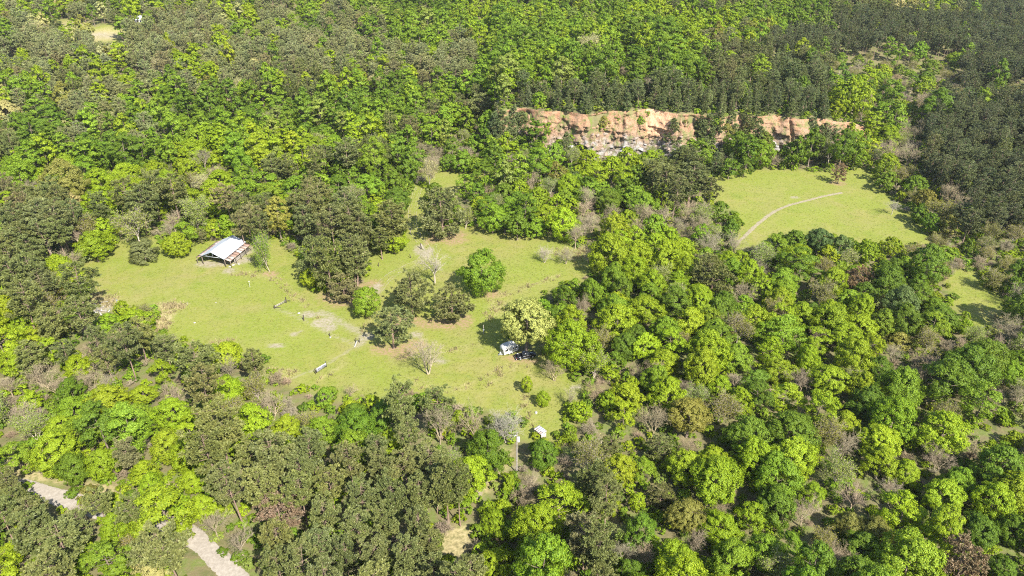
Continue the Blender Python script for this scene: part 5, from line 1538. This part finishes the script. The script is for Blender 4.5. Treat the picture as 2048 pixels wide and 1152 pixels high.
def shed():
    P = [at(1067, 857.5, 2.2), at(1078.5, 850, 2.6), at(1094, 862, 2.5), at(1083, 870.5, 2.1)]
    c = np.mean(P, 0); z0 = float(ground_z(c[0], c[1]))
    r = thing('lean_to_shed', 'small open shed with a patchy rusted metal roof near the utility pole', 'shed', (c[0], c[1], z0))
    Q = [p_ - np.array([c[0], c[1], z0]) for p_ in P]
    n = 5
    for k in range(n):
        a0, a1 = k / n, (k + 1) / n - .01
        V = [Q[0] + (Q[3] - Q[0]) * a0, Q[1] + (Q[2] - Q[1]) * a0, Q[1] + (Q[2] - Q[1]) * a1, Q[0] + (Q[3] - Q[0]) * a1]
        for h0, h1, mt in ((0.0, .42, 'rust2' if k % 2 else 'rust3'), (.43, 1.0, 'tin' if k in (1, 2, 3) else 'rust3')):
            W_ = [V[0] + (V[1] - V[0]) * h0, V[0] + (V[1] - V[0]) * h1, V[3] + (V[2] - V[3]) * h1, V[3] + (V[2] - V[3]) * h0]
            W_ = W_ + [w_ - np.array([0, 0, .04]) for w_ in W_]
            part('roof_sheet', G1(lambda q: q.add(W_, [[3, 2, 1, 0], [4, 5, 6, 7], [0, 1, 5, 4], [1, 2, 6, 5], [2, 3, 7, 6], [3, 0, 4, 7]])), M[mt], r)
    for q_ in Q:
        i = q_ * np.array([.86, .86, 1])
        part('post', G1(lambda q: q.add(*tubes([(i[0], i[1], -.2)], [(i[0], i[1], q_[2] - .06)], [.08], [.07], 6))), M['grey_timber'], r)
    for k in range(5):
        f0, f1 = k / 5, (k + 1) / 5 - .02
        e0, e1 = Q[2] * .84 + (Q[3] - Q[2]) * .84 * f0, Q[2] * .84 + (Q[3] - Q[2]) * .84 * f1
        part('wall_board', G1(lambda q: bar(q, ((e0 + e1) / 2 * [1, 1, 0] + [0, 0, 0]).tolist(), ((e0 + e1) / 2 * [1, 1, 0] + [0, 0, 1.9]).tolist(), float(np.linalg.norm((e1 - e0)[:2])), .03)), M['stone'], r)
shed()

def house():
    p = gpt(275, 46)
    r = thing('white_house', 'small white house with a pale roof in the far trees', 'house', p, .18)
    w, d, h = 4.6, 3.6, 2.9
    part('wall', G1(lambda q: q.box(-w, w, -d, d, -1.5, h)), M['off'], r)
    def rf(q):
        V = [[-w - .4, -d - .5, h - .1], [w + .4, -d - .5, h - .1], [w + .4, 0, h + 2.2], [-w - .4, 0, h + 2.2], [-w - .4, d + .5, h - .1], [w + .4, d + .5, h - .1]]
        V += [[v[0], v[1], v[2] + .15] for v in V]
        q.add(V, [[6, 7, 8, 9], [9, 8, 11, 10], [0, 3, 2, 1], [3, 4, 5, 2], [0, 1, 7, 6], [4, 10, 11, 5], [0, 6, 9, 3], [3, 9, 10, 4], [1, 2, 8, 7], [2, 5, 11, 8]])
    part('roof', G1(rf), M['tin'], r)
    for x in (-3.6, -1.2, 3.4):
        f = part('window', G1(lambda q: q.box(x - .55, x + .55, -d - .05, -d - .003, 1.0, 2.4)), M['steel'], r)
        part('pane', G1(lambda q: q.box(x - .45, x + .45, -d - .07, -d - .052, 1.1, 2.3)), M['glass'], f)
    part('door', G1(lambda q: q.box(.7, 1.7, -d - .06, -d - .003, 0, 2.2)), M['timber'], r)
house()

def rock_mesh(seed):
    import bmesh
    r = np.random.default_rng(seed); bm = bmesh.new()
    for p in unit(r.normal(size=(22, 3))) * r.uniform(.75, 1.05, (22, 1)) * np.array([1, .8, .55]): bm.verts.new(p)
    bmesh.ops.convex_hull(bm, input=bm.verts[:])
    m = bpy.data.meshes.new('stone'); bm.to_mesh(m); bm.free(); m.materials.append(M['stone']); return m
RM = [rock_mesh(k) for k in range(3)]
for k, (px, py, s, lb) in enumerate([(460, 534, .55, 'white stone nearest the barn corner'), (467, 530.5, .6, 'white stone beside the barn lean-to posts'), (478, 529, .5, 'pale stone lying farther along the barn lean-to'),
                                     (598, 627, .5, 'pale stone at the upper end of the bare dirt strip'), (661, 675, .4, 'pale stone at the foot of the short dark post'), (389, 646, .4, 'lone pale stone in the lower left clearing'),
                                     (1072, 826, .55, 'pale stone on the grass above the small shed'), (432, 606, .3, 'small pale stone on the open grass left of the gate')]):
    p = gpt(px, py); o = bpy.data.objects.new('stone', RM[k % 3]); COL.objects.link(o)
    o.location = (p[0], p[1], p[2] + .1); o.scale = (s, s, s); o.rotation_euler = (0, 0, k * 1.3)
    o['label'] = lb; o['category'] = 'stone'

def scrap_heap():
    c = gpt(200, 618)
    r = thing('scrap_heap', 'heap of whitish scrap boards and rubble at the left clearing edge', 'heap', c)
    rg = np.random.default_rng(8)
    for k in range(22):
        x, y = rg.normal(0, 2.6), rg.normal(0, 2.2); a = rg.uniform(0, 3.14); L = rg.uniform(.6, 1.8)
        z = float(ground_z(c[0] + x, c[1] + y)) - c[2]
        part('board', G1(lambda q: bar(q, (x - math.cos(a) * L, y - math.sin(a) * L, z + .1 + .3 * rg.uniform()), (x + math.cos(a) * L, y + math.sin(a) * L, z + .12 + .5 * rg.uniform()), rg.uniform(.15, .5), .06)), M[('off', 'grey_timber', 'stone', 'rust2', 'stone')[k % 5]], r)
    e = gpt(222, 607) - c
    part('long_pole', G1(lambda q: bar(q, (.5, .5, .3), (e[0], e[1], e[2] + .15), .14, .1)), M['stone'], r)
scrap_heap()
def dead_trunk(px, py, tx, ty, label):
    p = gpt(px, py)
    r = thing('dead_trunk', label, 'tree', p)
    H = 9.0
    best = min(((abs(project(p[0] + lx, p[1], p[2] + h)[0] - tx) + abs(project(p[0] + lx, p[1], p[2] + h)[1] - ty)), lx, h) for lx in np.arange(-5, 5, .25) for h in np.arange(3, 18, .5))
    _, lx, H = best
    part('trunk', G1(lambda q: q.add(*tubes([(0, 0, -.3), (lx * .5, .1, H * .5)], [(lx * .5, .1, H * .5), (lx, 0, H)], [.26, .19], [.19, .10], 8))), M['pale_bark'], r)
    part('snag', G1(lambda q: (q.add(*tubes([(lx * .6, 0, H * .6)], [(lx * .6 + 1.1, .3, H * .75)], [.07], [.03], 5)), q.add(*tubes([(lx * .8, 0, H * .8)], [(lx * .8 - .9, .2, H * .92)], [.06], [.02], 5)))), M['pale_bark'], r)
dead_trunk(104, 513, 93, 479, 'pale leaning dead trunk among the pines left of the cedar')
